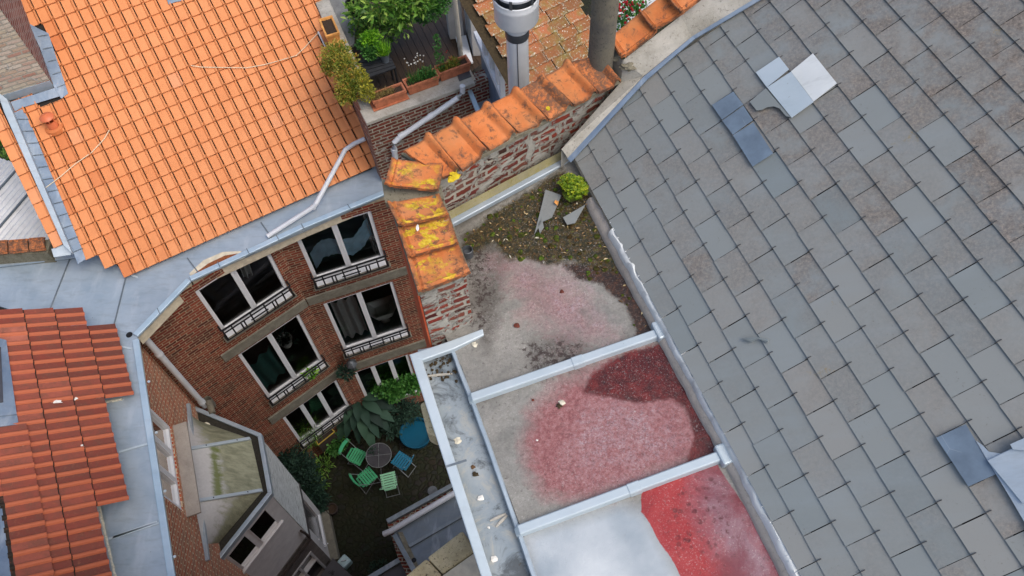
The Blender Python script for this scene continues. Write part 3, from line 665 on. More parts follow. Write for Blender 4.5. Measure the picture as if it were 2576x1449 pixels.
# drainpipe in the inner corner of the yard
mb = MB(); c0 = F1.p(0.12, 0, 0.10)
mb.tube([c0+V3(0, 0, 8.75), c0+V3(0, 0, 5.9)], 0.055, 12); mb.lathe(c0, [(.06, 6.02), (.066, 6.03), (.066, 6.12), (.06, 6.13)], 12); mb.lathe(c0, [(.06, 8.0), (.066, 8.01), (.066, 8.1), (.06, 8.11)], 12)
mb.build('drainpipe', 'pvc_grey', house)
mb = MB(); mb.lathe(P(325, 842, ZL+.004), [(0.0, .002), (.042, .002), (.046, .004), (.05, 0)], 20); mb.build('drain_hole', 'mark_black', house)

# things on and in the brick house
b0 = roofpt(137, 322, 0.0); vt = thing('roof_vent', 'glazed terracotta vent cowl with a round cap on orange tiles', 'vent', b0)
mb = MB(); mb.lathe(b0, [(.085, -.05), (.078, .13), (.07, .14), (.07, .16)], 24); mb.build('pipe', 'terracotta_vent', vt)
mb = MB()
for k in range(4):
    an = k*math.pi/2+.4; mb.tube([b0+V3(.06*math.cos(an), .06*math.sin(an), .15), b0+V3(.06*math.cos(an), .06*math.sin(an), .24)], .012, 6)
mb.lathe(b0, [(0, .30), (.05, .292), (.10, .262), (.112, .245), (.10, .238), (0, .24)], 28); mb.build('cap', 'terracotta_vent', vt)
mb = MB(); mb.lathe(b0, [(.15, -.03), (.14, .03), (.09, .045)], 20); mb.build('flange', 'orange_tile', vt)
def cable(pts, label):
    mb = MB(); mb.tube([roofpt(u, v, 0.05+0.012*math.sin(u*.05)) for u, v in pts], 0.007, 6); tag(mb.build('cable', 'cable', None, origin=roofpt(*pts[0], .05)), label, 'cable', 'loose cables on the orange roof')
cable([(480, 165), (505, 169), (560, 170), (620, 171), (665, 163), (705, 152), (745, 140), (768, 118), (786, 98), (800, 84)], 'long pale cable curving from the tile joint to the box planters')
cable([(275, 327), (262, 350), (230, 384), (190, 412), (150, 446), (110, 476), (75, 500)], 'short straight pale cable crossing the lead edge beyond the vent cowl')
mb = MB(); mb.tube([roofpt(800, 80, .06), roofpt(818, 118, .06)], 0.014, 8); mb.tube([roofpt(848, 190, .07), roofpt(862, 222, .07)], .012, 8); tag(mb.build('conduit', 'galvanised', None, origin=roofpt(800, 80, .06)), 'thin bright metal conduit on the roof edge under the box planters', 'pipe')
mb = MB(); pp = [roofpt(918, 349, .16), roofpt(890, 362, .10), roofpt(868, 377, .08), P(795, 512, ZL+.16), P(788, 521, ZL+.10), P(672, 595, ZL+.045)]
mb.tube(pp, .04, 12); mb.lathe(pp[4]+V3(0, 0, -.03), [(.045, 0), (.045, .06)], 10); tag(mb.build('overflow_pipe', 'pvc_grey', None, origin=pp[-1]), 'grey plastic pipe lying bent from the orange tiles down onto the zinc', 'pipe')
def sheet(f, nu, nv): # parametric cloth
    vs = [f(i/nu, j/nv) for j in range(nv+1) for i in range(nu+1)]
    return vs, [(j*(nu+1)+i, j*(nu+1)+i+1, (j+1)*(nu+1)+i+1, (j+1)*(nu+1)+i) for j in range(nv) for i in range(nu)]
s0, s1, z0, z1 = WN[1][1]
def duv(a, b):
    x = s0+.1+(s1-s0-.2)*a; dip = .18*math.sin(a*math.pi*2.2)+.10*a
    return F2.p(x, z0+.78+.30*a+dip-b*.50, -.115-.03*math.sin(b*3)-.035*noise.noise(Vector((a*9, b*4, 1)))-.02*noise.noise(Vector((a*22, b*6, 3))))
mb = MB(); vs, fs = sheet(duv, 48, 14); mb.add(vs, fs, True); tag(mb.build('duvet', 'duvet', None, origin=vs[0]), 'crumpled pale blue duvet hanging inside the upper right window', 'duvet')
mb = MB(); vs, fs = sheet(lambda a, b: F2.p(s1-.16+.08*a, z0+.15+1.3*b, -.16-.03*math.sin(a*12)), 14, 2); mb.add(vs, fs, True); tag(mb.build('curtain', 'curtain', None, origin=vs[0]), 'pale curtain drawn aside next to the blue duvet', 'curtain')
mb = MB(); mb.obox(F2.p(s0, z0-.2, -.5), F2.t*(s1-s0), -F2.n*1.1, V3(0, 0, .35)); tag(mb.build('bed', 'room_green', None, origin=F2.p(s0, z0-.2, -.5)), 'low dark green covered bed behind the upper right window', 'bed')
s0, s1, z0, z1 = WN[0][1]
mb = MB(); vs, fs = sheet(lambda a, b: F1.p(s0+(s1-s0)*(.60+.14*a+.05*b), z0+.55+.75*b, -.40-.04*math.sin(a*14)), 16, 6); mb.add(vs, fs, True); tag(mb.build('towel', 'curtain', None, origin=vs[0]), 'white towel hanging in the dark upper left window', 'towel')
mb = MB(); F1.box(mb, s0+(s1-s0)*.72, s1-.1, z0+.7, z0+1.3, -.9, -.75); tag(mb.build('cushion', 'pink_cloth', None, origin=F1.p(s1-.3, z0+.7, -.8)), 'dusky pink cushion standing inside the upper left window', 'cushion')
s0, s1, z0, z1 = WN[3][1]; c = F2.p(s0+(s1-s0)*.74, 0, -.55)
bs = thing('washbasin', 'white pedestal washbasin inside the bathroom window below the blue duvet', 'washbasin', c+V3(0, 0, z0-.4))
mb = MB(); pts = [(-.30, -.22), (.30, -.22), (.30, .12), (.2, .24), (-.2, .24), (-.30, .12)]
def basin(k, z): return [c+F2.t*x*k+F2.n*y*k+V3(0, 0, z) for x, y in pts]
vs = basin(.7, z0+.18)+basin(1, z0+.42)+basin(.86, z0+.42)+basin(.5, z0+.30)
fs = [(r*6+i, r*6+(i+1) % 6, (r+1)*6+(i+1) % 6, (r+1)*6+i) for r in range(3) for i in range(6)]+[(18, 19, 20, 21, 22, 23)]
mb.add(vs, fs); mb.build('bowl', 'sanitary', bs, bevel=0.01); mb = MB(); mb.lathe(c, [(.14, z0-.4), (.10, z0-.1), (.12, z0+.2)], 16); mb.build('pedestal', 'sanitary', bs)
mb = MB(); vs, fs = sheet(lambda a, b: F2.p(s0+.1+.5*a, z0+.2+1.5*b, -.22-.05*math.sin(a*16+b)), 24, 3); mb.add(vs, fs, True); tag(mb.build('curtain', 'curtain', None, origin=vs[0]), 'thin grey curtain inside the left half of the bathroom window', 'curtain')
s0, s1, z0, z1 = WN[2][1]; mb = MB(); vs, fs = sheet(lambda a, b: F1.p(s0+.08+(s1-s0)*.42*a, z0+.2+1.1*b+.25*a, -.16-.04*math.sin(a*13+b*2)), 24, 4); mb.add(vs, fs, True); tag(mb.build('curtain', 'room_green', None, origin=vs[0]), 'grey green cloth hung inside the left half of the lower left window', 'curtain')
c = F1.p(s0+(s1-s0)*.68, z0+.9, -.35)
pt = thing('hanging_pot', 'white pot with a trailing plant inside the lower left window', 'plant pot', c)
mb = MB(); mb.lathe(c, [(0, 0), (.10, 0), (.15, .2), (.16, .22), (.13, .22), (.12, .12)], 18); mb.build('pot', 'sanitary', pt)
mb = MB(); mb.cloud(c+V3(0, 0, .28), .2, .2, .16, 60, .14, .05, 5); mb.build('foliage', 'leaf_dark', pt)
mb = MB(); c = F1.p(s1-.35, z0+.1, .06); mb.cloud(c, .14, .10, .16, 90, .10, .04, 8); tag(mb.build('sill_plant', 'leaf_bright', None, origin=c), 'small bright green plant behind the railing of the lower left window', 'plant')
def lantern(w, uv, o, label):
    s, z = w.sz(*uv, o); c = w.p(s, z-.2, o); t = thing('wall_lantern', label, 'lantern', c)
    mb = MB(); mb.lathe(c, [(0, -.22), (.06, -.22), (.09, 0.0), (.05, .02)], 6); mb.build('lamp_body', 'dark_metal', t)
    mb = MB(); mb.lathe(c, [(.13, .0), (.115, .03), (.06, .10), (0, .13)], 6); mb.build('lamp_roof', 'dark_metal', t)
    mb = MB(); mb.tube([w.p(s, z-.1, 0), w.p(s, z+.02, o*.5), w.p(s, z-.06, o)], .014, 6); mb.build('bracket', 'black_iron', t)
lantern(F2, (879, 905), .22, 'grey metal lantern on the brick wall under the bathroom window')
s, z = F2.sz(868, 935, .12); c = F2.p(s, z, .14); mb = MB(); mb.cloud(c, .17, .13, .2, 120, .13, .05, 9); tag(mb.build('wall_plant', 'leaf_dark', None, origin=c), 'dark trailing plant hung on the wall under the lantern', 'plant')

# ================================================================ WING (red tiles, left)
wt = V3(math.cos(math.radians(-70.4)), math.sin(math.radians(-70.4))); wc = V3(math.cos(math.radians(-64.2)), math.sin(math.radians(-64.2)))
WW = Wall((-6.32, 6.06), (-6.32+wt.x*6, 6.06+wt.y*6))
wing = thing('wing_house', 'side wing with weathered red tile roof, wide zinc gutter and a three-light window', 'house', WW.p(2, G, -1))
s0 = WW.sz(430, 1072)[0]; s1 = WW.sz(449, 1277)[0]; z0 = WW.sz(430, 1072)[1]; wop = (s0, s1, z0, 8.62)
mb = MB(); WW.face(mb, 0.01, 6, G, 8.97, [wop]); mb.build('wall', 'wing_brick', wing)
wf = window(WW, wop, 'box_dark', 3, False, wing, panel=.07, sill=False)
mb = MB(); WW.box(mb, s0-.05, s1+.06, z0-.14, z0-.095, 0.0, .22); mb.build('sill_slab', 'sill_stone', wf)
mb = MB(); mb.prism(poly([(345, 846), (282, 825), (316, 693), (180, 640), (-90, 640), (-90, 740), (150, 820), (210, 830), (230, 1000), (230, 1500), (448, 1500)], ZL), V3(0, 0, -.05)); mb.build('zinc_ledge', 'zinc', wing, math.radians(20))
mb = MB(); mf = MB(); rim(mb, mf, [(348, 850), (448, 1500)], ZL, .10, .05, -1, .03, .03); mb.build('gutter_rim', 'zinc_rim', wing, bevel=.012); mf.build('fascia', 'cream_paint', wing)
mb = MB()
for u0, v0, u1, v1 in ((300, 1140, 375, 1118), (270, 1360, 395, 1315), (285, 1355, 400, 1318), (330, 695, 345, 700), (285, 870, 330, 880)):
    a, b = P(u0, v0, ZL+.003), P(u1, v1, ZL+.003); t = (b-a).normalized(); mb.obox(a, b-a, V3(-t.y, t.x)*.03, V3(0, 0, .012))
mb.each('ledge_seam', 'zinc_light', wing)
mb = MB()
for v0 in (960, 1088, 1235, 1400):
    u0 = 358+(v0-850)*.148; mb.lathe(P(u0, v0, ZL+.05), [(0, .012), (.018, .01), (.022, 0)], 10)
mb.each('rim_rivet', 'zinc_light', wing)
# red tiles
RS = V3(math.cos(math.radians(25.8)), math.sin(math.radians(25.8)))
pit = math.radians(37); RDN = RS*math.cos(pit)-V3(0, 0, math.sin(pit)); RC = wc.copy(); RN = RC.cross(RDN).normalized()
if RN.z < 0: RN = -RN
RE = P(283, 820, 9.07)
def rp(u, v, up=0.0): return onpl(u, v, RE+RN*up, RN)
def rkm(u, v): q = rp(u, v)-RE; return q.dot(RDN), q.dot(RC)
cl = -(rkm(211, 821)[0]); rollw = 0.5*(rkm(300, 1000)[1]-rkm(284, 822)[1])/4.0
PR2 = [(0, .004), (.06, .0), (.26, .0), (.31, .018), (.38, .034), (.45, .026), (.50, .006), (.56, 0), (.76, 0), (.81, .018), (.88, .034), (.95, .026), (1.0, .006)]
mb = MB(); rnd = random.Random(11); tw = rollw*2*1.02
rows_ = [(-1, (211, 821), (300, 1003)), (0, (140, 800), (310, 1250)), (1, (68, 800), (300, 1600)), (2, (2, 776), (300, 1600)), (2.55, (22, 1055), (300, 1600)), (3.5, (-60, 700), (300, 1600)), (4.5, (-60, 1380), (300, 1600))]
for r, st, en in rows_:
    m0 = rkm(*st)[1]; m1 = rkm(*en)[1]; mg = rkm(211, 821)[1]; m0 = mg+round((m0-mg)/tw)*tw; n = int((m1-m0)/tw)+1
    for i in range(n):
        if m0+(i+1)*tw > m1+0.16 and r < 1: continue
        o = RE+RC*(m0+i*tw)-RDN*cl*(r+2)+RN*(0.03*(1 if r == 2.55 else 0)+rnd.uniform(0, .005))
        q = Q(o+RC*tw*.5+RDN*cl*.5)
        if q[0] < 14 and 840 < q[1] < 1075: continue
        if q[0] < 20 and q[1] > 1240: continue
        tile(mb, o, RC*tw, RDN*cl, RN, max(0, min(1, .36+.34*(r/3.0)+rnd.gauss(0, .17))), .042, 1.07, PR2, True, True)
rt = mb.build('tile_roof', 'red_tile', wing)
cut(rt, rp(2, 776, 0), (rp(110, 812)-rp(2, 776)).cross(RN)*(1 if (rp(110, 812)-rp(2, 776)).cross(RN).y > 0 else -1)) if False else None
mb = MB(); mb.add([rp(u, v, -.012) for u, v in ((-30, 775), (120, 815), (262, 825), (285, 990), (240, 995), (285, 1200), (205, 1240), (250, 1480), (-30, 1480))], [tuple(range(9))]); mb.build('roof_underlay', 'underlay', wing)
for (u0, v0, u1, v1) in ((247, 1268, 314, 1251), (247, 1270, 292, 1462), (262, 1012, 307, 1004)):
    mb = MB(); mb.tube([P(u0+(u1-u0)*f/16, v0+(v1-v0)*f/16, ZL+.015)+V3(.012*noise.noise(Vector((f*.9, u0, 0))), .012*noise.noise(Vector((f*.9, v0, 5))), 0) for f in range(17)], [.02+.012*noise.noise(Vector((f*1.3, 2, u0))) for f in range(17)], 7); mb.build('mortar_bead', 'clump_pale', wing)
sk = thing('skylight', 'blue zinc framed skylight at the edge of the red tile roof', 'skylight', rp(8, 960))
mb = MB(); mb.prism([rp(u, v, .0) for u, v in ((-30, 850), (14, 862), (40, 1048), (-30, 1056))], RN*.06); mb.build('frame', 'lead', sk)
mb = MB(); mb.prism([rp(u, v, .062) for u, v in ((-30, 870), (2, 874), (8, 1012), (-30, 1016))], RN*.012); mb.build('pane', 'glass_top', sk)
mb = MB(); mb.prism([rp(u, v, .01) for u, v in ((-30, 1046), (41, 1042), (46, 1070), (-30, 1080))], RN*.03); mb.build('apron', 'lead', sk)
mb = MB(); mb.prism([rp(u, v, .02) for u, v in ((-30, 1270), (4, 1275), (28, 1460), (-30, 1460))], RN*.02); mb.build('lead_flashing', 'lead', wing)
for k, (u, v, lab) in enumerate(((140, 1010, 'pale lichen crust on the red tiles, below the skylight'), (190, 1002, 'white bird dropping high on the red tiles near the zinc'), (66, 1180, 'white chip caught in a joint of the red tiles left of the gutter'), (205, 1122, 'twin white chips lying mid way down the red tiles'), (56, 1124, 'whitish chip on the red tiles below the skylight corner'))):
    mb = MB(); rnd = random.Random(k)
    mb.blob(rp(u, v, .04), .03 if k == 0 else .02, 2, .5, (2.2 if k == 0 else 1.4, 1, .3), k+3)
    tag(mb.build('roof_chip', 'white_chip', None, origin=rp(u, v, .04)), lab, 'debris', 'pale bits on the red tiles')

# ================================================================ NEIGHBOURS AT THE LEFT EDGE
c0 = roofpt(136, 218, 0); ud = roofpt(15, 250, 0)-c0; ud.z = 0; ud.normalize(); wd = V3(ud.y, -ud.x)
if wd.y < 0: wd = -wd
st = thing('brick_stack', 'tall pale brick chimney stack with zinc apron rising beside the orange roof', 'chimney', c0)
mb = MB(); mb.obox(c0-V3(0, 0, 2), ud*.9, wd*2.4, V3(0, 0, 4.15)); mb.build('shaft', 'pale_brick', st)
mb = MB(); mb.obox(c0-V3(0, 0, 2)-ud*.012+wd*.01, ud*.01, wd*2.4, V3(0, 0, 4.13)); mb.build('side_brick', 'stack_side', st)
mb = MB(); mb.obox(c0+V3(0, 0, 2.16)+ud*.12+wd*.1, ud*.7, wd*2, V3(0, 0, 1.2)); mb.build('render_top', 'white_paint', st)
mb = MB(); mb.obox(c0-wd*.02+V3(0, 0, -.5), ud*1.05, wd*.015, V3(0, 0, .64)); mb.build('apron', 'zinc', st)
cs = thing('corrugated_roof', 'white corrugated metal shed roof at the left edge of the picture', 'roof', P(40, 540, 8.5))
o0 = P(-60, 640, 8.45); d1 = (P(60, 500, 8.45)-o0).normalized(); d2 = V3(d1.y, -d1.x)
mb = MB(); N_ = 120; vs = []
for j in range(2):
    for i in range(N_+1): vs.append(o0+d2*(-1.2+i*2.2/N_)+d1*(j*2.2-.3)+V3(0, 0, .018*math.sin(i*1.05)))
mb.add(vs, [(i, i+1, N_+2+i, N_+1+i) for i in range(N_)], True); sh = mb.build('sheet', 'corrugated_white', cs)
mb = MB()
for k in (-.55, .02): mb.obox(o0+d2*k-d1*.3+V3(0, 0, .02), d1*2.2, d2*.03, V3(0, 0, .03))
mb.each('lap_strip', 'zinc_dark', cs)
pv, pu = roofpt(50, 440, -.1), roofpt(150, 640, -.1)
cut(sh, pv, (ON.x*0+0.93, 0.36, 0))
pw_ = thing('capped_wall', 'low mossy wall with a row of dark red cap tiles at the left edge', 'wall', P(50, 640, 9.0))
mb = MB(); a, b = P(-30, 645, 9.3), P(118, 634, 9.3); a.z = b.z = 8.6; t = (b-a).normalized(); n = V3(-t.y, t.x); mb.obox(a, b-a, n*.26, V3(0, 0, .68)); mb.build('body', 'mossy_mortar', pw_)
for q in ([(-14, 609), (20, 606), (21, 636), (-14, 641)], [(24, 607), (71, 603), (73, 632), (25, 637)], [(75, 602), (113, 599), (115, 628), (77, 632)]):
    mb = MB(); mb.prism(poly(q, 9.32), V3(0, 0, .035)); a, b, c_, d_ = poly(q, 9.355)
    mb.tube([a, b], .018, 6); mb.tube([d_, c_], .014, 6); mb.build('cap_tile', 'cap_clay_dark', pw_)
mb = MB(); mb.prism(poly([(-30, 662), (150, 642), (192, 634), (198, 648), (140, 656), (-30, 676)], 9.03), V3(0, 0, .03)); mb.build('flashing', 'zinc', pw_)
mb = MB(); c = P(2, 415, 6.5); mb.cloud(c, .7, .9, .8, 1500, .10, .05, 4); tr_ = thing('tree', 'leafy green tree top seen past the left edge of the orange roof', 'tree', P(2, 415, G)); mb.build('crown', 'leaf_green', tr_)
mb = MB(); q = P(2, 415, 6.5); q.z = G; mb.tube([q, q+V3(0, .05, 3), q+V3(.05, 0, 5.6)], [.12, .09, .04], 8); mb.build('trunk', 'bark', tr_)

# ================================================================ SLATE HOUSE (right)
ks = 0.875
ST = Vector(np.array([1.20743144, 3.55573473, -5.06761236])*ks+np.array([0, 0, CZ])); SA = Vector(np.array([.156527, .05891151, .10222087])*ks); SB = Vector(np.array([.11055849, -.30029099, 0])*ks)
SN = SA.cross(SB).normalized()
if SN.z < 0: SN = -SN
def sp(u, v, up=0.0): return onpl(u, v, ST+SN*up, SN)
fp0 = P(1485, 510, 15.22); fp1 = P(1820, 1130, 15.22); fp2 = P(1165, 960, 15.02)
FN = (fp1-fp0).cross(fp2-fp0).normalized()
if FN.z < 0: FN = -FN
def fr(u, v, up=0.0): return onpl(u, v, fp0+FN*up, FN)
sh_ = thing('slate_house', 'tall house with grey slate slope and red-stained flat zinc roof behind a box gutter', 'house', V3(1.0, 1.0, G))
mb = MB(); pl_ = poly([(1052, 905), (1378, 1950), (2200, 1950), (1650, 840), (1480, 520), (1420, 410), (1230, 520), (1215, 830)], 14.93); mb.prism(pl_, V3(0, 0, -(14.93-G))); mb.build('wall', 'terrace_brick', sh_)
# slates
mb = MB(); hk = MB(); ug = MB(); rnd = random.Random(21)
NEW = [(1860, 300), (1905, 365), (2400, 1150)]
for c in range(-3, 25):
    for k in range(-10, 20):
        s = k+(0.5 if c % 2 else 0.0)+rnd.uniform(-.005, .005)
        o = ST+SA*(c-.0+rnd.uniform(-.015, .015))+SB*(s+.009); e = ST+SA*(c+1.25)+SB*(s+.009)
        q = Q(ST+SA*(c+.5)+SB*(s+.5))
        if not (-700 < q[0] < 4300 and -900 < q[1] < 2300): continue
        b = SB*.984; t0 = .0125+rnd.uniform(0, .003); t1 = .003
        r1 = min(1, max(0, rnd.gauss(.5, .20)))
        fx = (q[0]-1500)/1075; fy = q[1]/1449
        lich = max(0, min(1, 0.10+0.95*fx*(1.12-fy)+rnd.gauss(0, .16)+(.45 if rnd.random() < .10 and fx > .2 else 0)-(0.5 if rnd.random() < .2 else 0)))
        if fy > .5: lich *= .6
        lo = o-SN*.012
        pts = [o+SN*t0, o+b+SN*t0, e+b+SN*t1, e+SN*t1, o+SN*(t0-.008), o+b+SN*(t0-.008)]
        mb.add(pts, [(0, 1, 2, 3), (4, 5, 1, 0)], False, rnd=r1, rnd2=rnd.random(), lich=lich, edge=[0.0, 0.8])
        m_ = ST+SA*c+SB*(s+.5)
        hk.tube([m_-SA*.08+SN*(t0+.002), m_+SA*.02+SN*(t0+.006), m_+SA*.15+SN*(t0+.002)], .0028, 5)
sl_ = mb.build('slates', 'slate', sh_); hk_ = hk.build('slate_hooks', 'hook_steel', sh_); hk_['kind'] = 'stuff'
mb = MB(); mb.add([ST+SA*(-3.2)+SB*(-8)-SN*.014, ST+SA*26+SB*(-8)-SN*.014, ST+SA*26+SB*20-SN*.014, ST+SA*(-3.2)+SB*20-SN*.014], [(3, 2, 1, 0)]); un = mb.build('roof_underlay', 'underlay', sh_)
VG = [sp(1432, 402), sp(1622, 198), sp(1742, 98), sp(1930, -14)]
for o_ in (sl_, hk_, un):
    cut(o_, ST+SA*(-2.76), -SA)
    for a, b in ((VG[0], VG[1]), (VG[1], VG[3])):
        d = b-a; cut(o_, a, (-d.y, d.x, 0))
def splate(name, mat, pts, up, th=.004, rim_=False):
    mb = MB(); mb.prism([sp(u, v, up) for u, v in pts], SN*th, rnd=.3); return mb.build(name, mat, sh_, math.radians(-70))
R3 = lambda L: [(1716+x*.3335, y*.3335) for x, y in L]
splate('repair_sheet', 'zinc_light', R3([(555, 548), (730, 430), (805, 525), (638, 662)]), .022)
splate('repair_sheet', 'zinc_light', R3([(640, 662), (820, 543), (990, 770), (825, 890)]), .034)
splate('repair_sheet', 'pale_lead', R3([(820, 541), (985, 405), (1165, 630), (990, 767)]), .030)
splate('broken_slate', 'slate', R3([(510, 772), (632, 670), (820, 888), (782, 880), (735, 822), (690, 806), (640, 812), (600, 832), (562, 838)]), .026, .008)
splate('new_slate', 'new_slate', R3([(224, 795), (385, 692), (460, 790), (300, 905)]), .024); splate('new_slate', 'new_slate', R3([(302, 912), (462, 800), (532, 908), (382, 1018)]), .024)
splate('new_slate', 'new_slate', R3([(382, 1022), (535, 926), (685, 1158), (530, 1258)]), .026)
R9 = lambda L: [(1716+x*.3338, 965+y*.3338) for x, y in L]
splate('new_slate', 'new_slate', R9([(1912, 408), (2135, 306), (2360, 684), (2155, 775)]), .026)
splate('lead_flashing', 'zinc', R9([(2212, 430), (2262, 466), (2310, 515), (2400, 528), (2580, 440), (2700, 400), (2700, 1300), (2580, 1050), (2470, 860), (2300, 582)]), .022, .012)
splate('lead_flashing', 'zinc', R9([(2470, 462), (2600, 405), (2700, 380), (2700, 520), (2490, 500)]), .040, .03)
splate('lead_flashing', 'zinc', R9([(2300, 582), (2490, 490), (2700, 430), (2700, 900), (2560, 900)]), .036, .014)
mb = MB(); rnd = random.Random(5)
mb.tube([sp(1867, 852, .03), sp(1890, 855, .032), sp(1905, 850, .036), sp(1932, 858, .03)], [.004, .016, .005, .012], 6); fe = mb.build('feather', 'slate', None, origin=sp(1900, 853, .03)); tag(fe, 'dark twig lying across the grey slates near the middle of the slope', 'twig')
# flat coated roof
az20 = math.radians(20); ex = V3(math.cos(az20), math.sin(az20)); ey = V3(-ex.y, ex.x)
exf = (ex-FN*ex.dot(FN)).normalized(); eyf = FN.cross(exf)
REG = [(1122, 862), (1140, 905), (1186, 1008), (1278, 1265), (1352, 1500), (1490, 1950), (2240, 1950), (2010, 1500), (1822, 1135), (1660, 830), (1482, 495), (1425, 395), (1130, 545), (1105, 700), (1110, 850)]
WH2 = [(1460, 1040), (1560, 1010), (1700, 1040), (1730, 1110), (1640, 1170), (1500, 1200), (1430, 1130)]
WH1 = [(1220, 680), (1300, 720), (1400, 830), (1520, 870), (1560, 820), (1480, 730), (1380, 690), (1290, 660)]
MAU = [(1750, 1160), (1830, 1160), (2250, 1950), (2000, 1950), (1850, 1500), (1800, 1400), (1740, 1280)]
GR1 = [(1150, 590), (1225, 570), (1285, 640), (1262, 720), (1250, 810), (1222, 890), (1195, 810), (1170, 690)]
GR2 = [(1330, 850), (1420, 840), (1480, 870), (1460, 930), (1370, 955), (1320, 920)]
GR3 = [(1180, 1006), (1660, 838), (1666, 856), (1186, 1024)]
st_ = .032; mb = MB(); idx = {}; vs = []; fs = []
S = {k: [] for k in ('pink', 'red', 'dkred', 'brown', 'moss', 'speck', 'dots', 'wet', 'blue', 'white', 'mauve', 'grime')}
PK2 = [(1330, 1040), (1420, 960), (1480, 930), (1600, 870), (1680, 890), (1800, 1130), (1740, 1165), (1480, 1255), (1370, 1250), (1330, 1190), (1310, 1110)]
PK1 = [(1240, 650), (1330, 655), (1400, 680), (1500, 760), (1570, 850), (1480, 880), (1400, 850), (1330, 800), (1270, 720)]
DK2 = [(1460, 990), (1480, 950), (1560, 890), (1672, 862), (1830, 1145), (1720, 1180), (1745, 1100), (1725, 1030), (1690, 1005), (1600, 1015), (1540, 1000)]
RD3 = [(1612, 1236), (1680, 1205), (1800, 1160), (2000, 1480), (2240, 1950), (1880, 1950), (1730, 1480), (1690, 1410), (1640, 1330), (1612, 1285)]
MOS = [(1160, 640), (1170, 590), (1250, 530), (1415, 425), (1490, 500), (1560, 650), (1555, 690), (1500, 680), (1430, 655), (1380, 668), (1330, 650), (1280, 655), (1240, 612), (1200, 640)]
BRN = [(1420, 665), (1540, 650), (1565, 660), (1668, 846), (1580, 868), (1600, 830), (1570, 770), (1510, 715), (1450, 700)]
SPK = [(1310, 870), (1360, 850), (1460, 860), (1450, 930), (1370, 950), (1320, 930)]
SP2 = [(1165, 640), (1230, 600), (1245, 720), (1215, 860), (1190, 830)]
DOT = [(1690, 1230), (1790, 1180), (1880, 1330), (1800, 1400), (1700, 1380), (1680, 1300)]
BLU = [(1320, 1345), (1560, 1270), (1620, 1290), (1700, 1430), (1730, 1500), (1880, 1950), (1480, 1950), (1350, 1500)]
o0 = fp0
for i in range(-75, 75):
    for j in range(-190, 40):
        p = o0+exf*i*st_+eyf*j*st_; u, v = Q(p)
        if not inpoly(u, v, REG): continue
        for di, dj in ((0, 0), (1, 0), (1, 1), (0, 1)):
            if (i+di, j+dj) not in idx:
                pp = o0+exf*(i+di)*st_+eyf*(j+dj)*st_; idx[(i+di, j+dj)] = len(vs)
                uu, vv = Q(pp); vs.append(pp+FN*(.008*noise.noise(pp*2.2)+.003*noise.noise(pp*9)))
                pk2 = soft(uu, vv, PK2, 45); S['pink'].append(max(pk2, .62*soft(uu, vv, PK1, 60))); S['dkred'].append(soft(uu, vv, DK2, 16))
                rd = soft(uu, vv, RD3, 6); S['red'].append(rd); S['moss'].append(soft(uu, vv, MOS, 22)); S['brown'].append(soft(uu, vv, BRN, 18))
                S['speck'].append(max(soft(uu, vv, SPK, 25), .9*soft(uu, vv, SP2, 22), .22)*(1-soft(uu, vv, BLU, 25))); S['dots'].append(soft(uu, vv, DOT, 22)); S['blue'].append(soft(uu, vv, BLU, 25))
                S['white'].append(max(soft(uu, vv, WH2, 60), .8*soft(uu, vv, WH1, 50))); S['mauve'].append(soft(uu, vv, MAU, 70)); S['grime'].append(max(soft(uu, vv, GR1, 28), .95*soft(uu, vv, GR2, 30), .75*soft(uu, vv, GR3, 14))); S['wet'].append(max(soft(uu, vv, DK2, 12)*.9, rd*.75, soft(uu, vv, BRN, 15)*.5))
        fs.append((idx[(i, j)], idx[(i+1, j)], idx[(i+1, j+1)], idx[(i, j+1)]))
o_ = mb.add(vs, fs, True); mb.vattr(o_, **S); mb.build('flat_roof', 'coated_zinc', sh_)
def batten(a, b, nm):
    A_, B_ = fr(*a), fr(*b); d = (B_-A_).normalized(); n = FN.cross(d).normalized(); L = (B_-A_).length
    pr = [(-.036, 0), (-.030, .040), (-.024, .048), (.024, .048), (.030, .040), (.036, 0)]
    mb = MB()
    def prof(x, k=1.0, drop=0): return [A_+d*x+n*y*k+FN*max(-.01, z*k-drop) for y, z in pr]
    st = [(-.03, .75, .025), (0.0, 1, 0), (L*.3, 1, 0), (L*.62, 1, 0), (L-.04, 1, 0), (L, 1, .0)]
    vs = [p for x in st for p in prof(*x)]; fs = []
    for r in range(len(st)-1):
        for i in range(5): fs.append((r*6+i, (r+1)*6+i, (r+1)*6+i+1, r*6+i+1))
    mb.add(vs, fs); mb.add(prof(*st[0]), [tuple(range(6))]); o = mb.build(nm, 'zinc_light', sh_, bevel=.003)
    mb = MB(); x0 = L*.53; vs = prof(x0, 1.10)+prof(x0+.075, 1.10); mb.add(vs, [(i, 6+i, 7+i, i+1) for i in range(5)]+[(0, 1, 2, 3, 4, 5), (11, 10, 9, 8, 7, 6)]); mb.build('collar', 'zinc_light', o, bevel=.003)
batten((1190, 1004), (1664, 840), 'batten'); batten((1308, 1336), (1822, 1146), 'batten')
mb = MB()
for u, v in ((1662, 838), (1822, 1148)): mb.box(fr(u, v, -.01), .10, .13, .07, az20, )
mb.each('batten_block', 'zinc_light', sh_, bevel=.012)
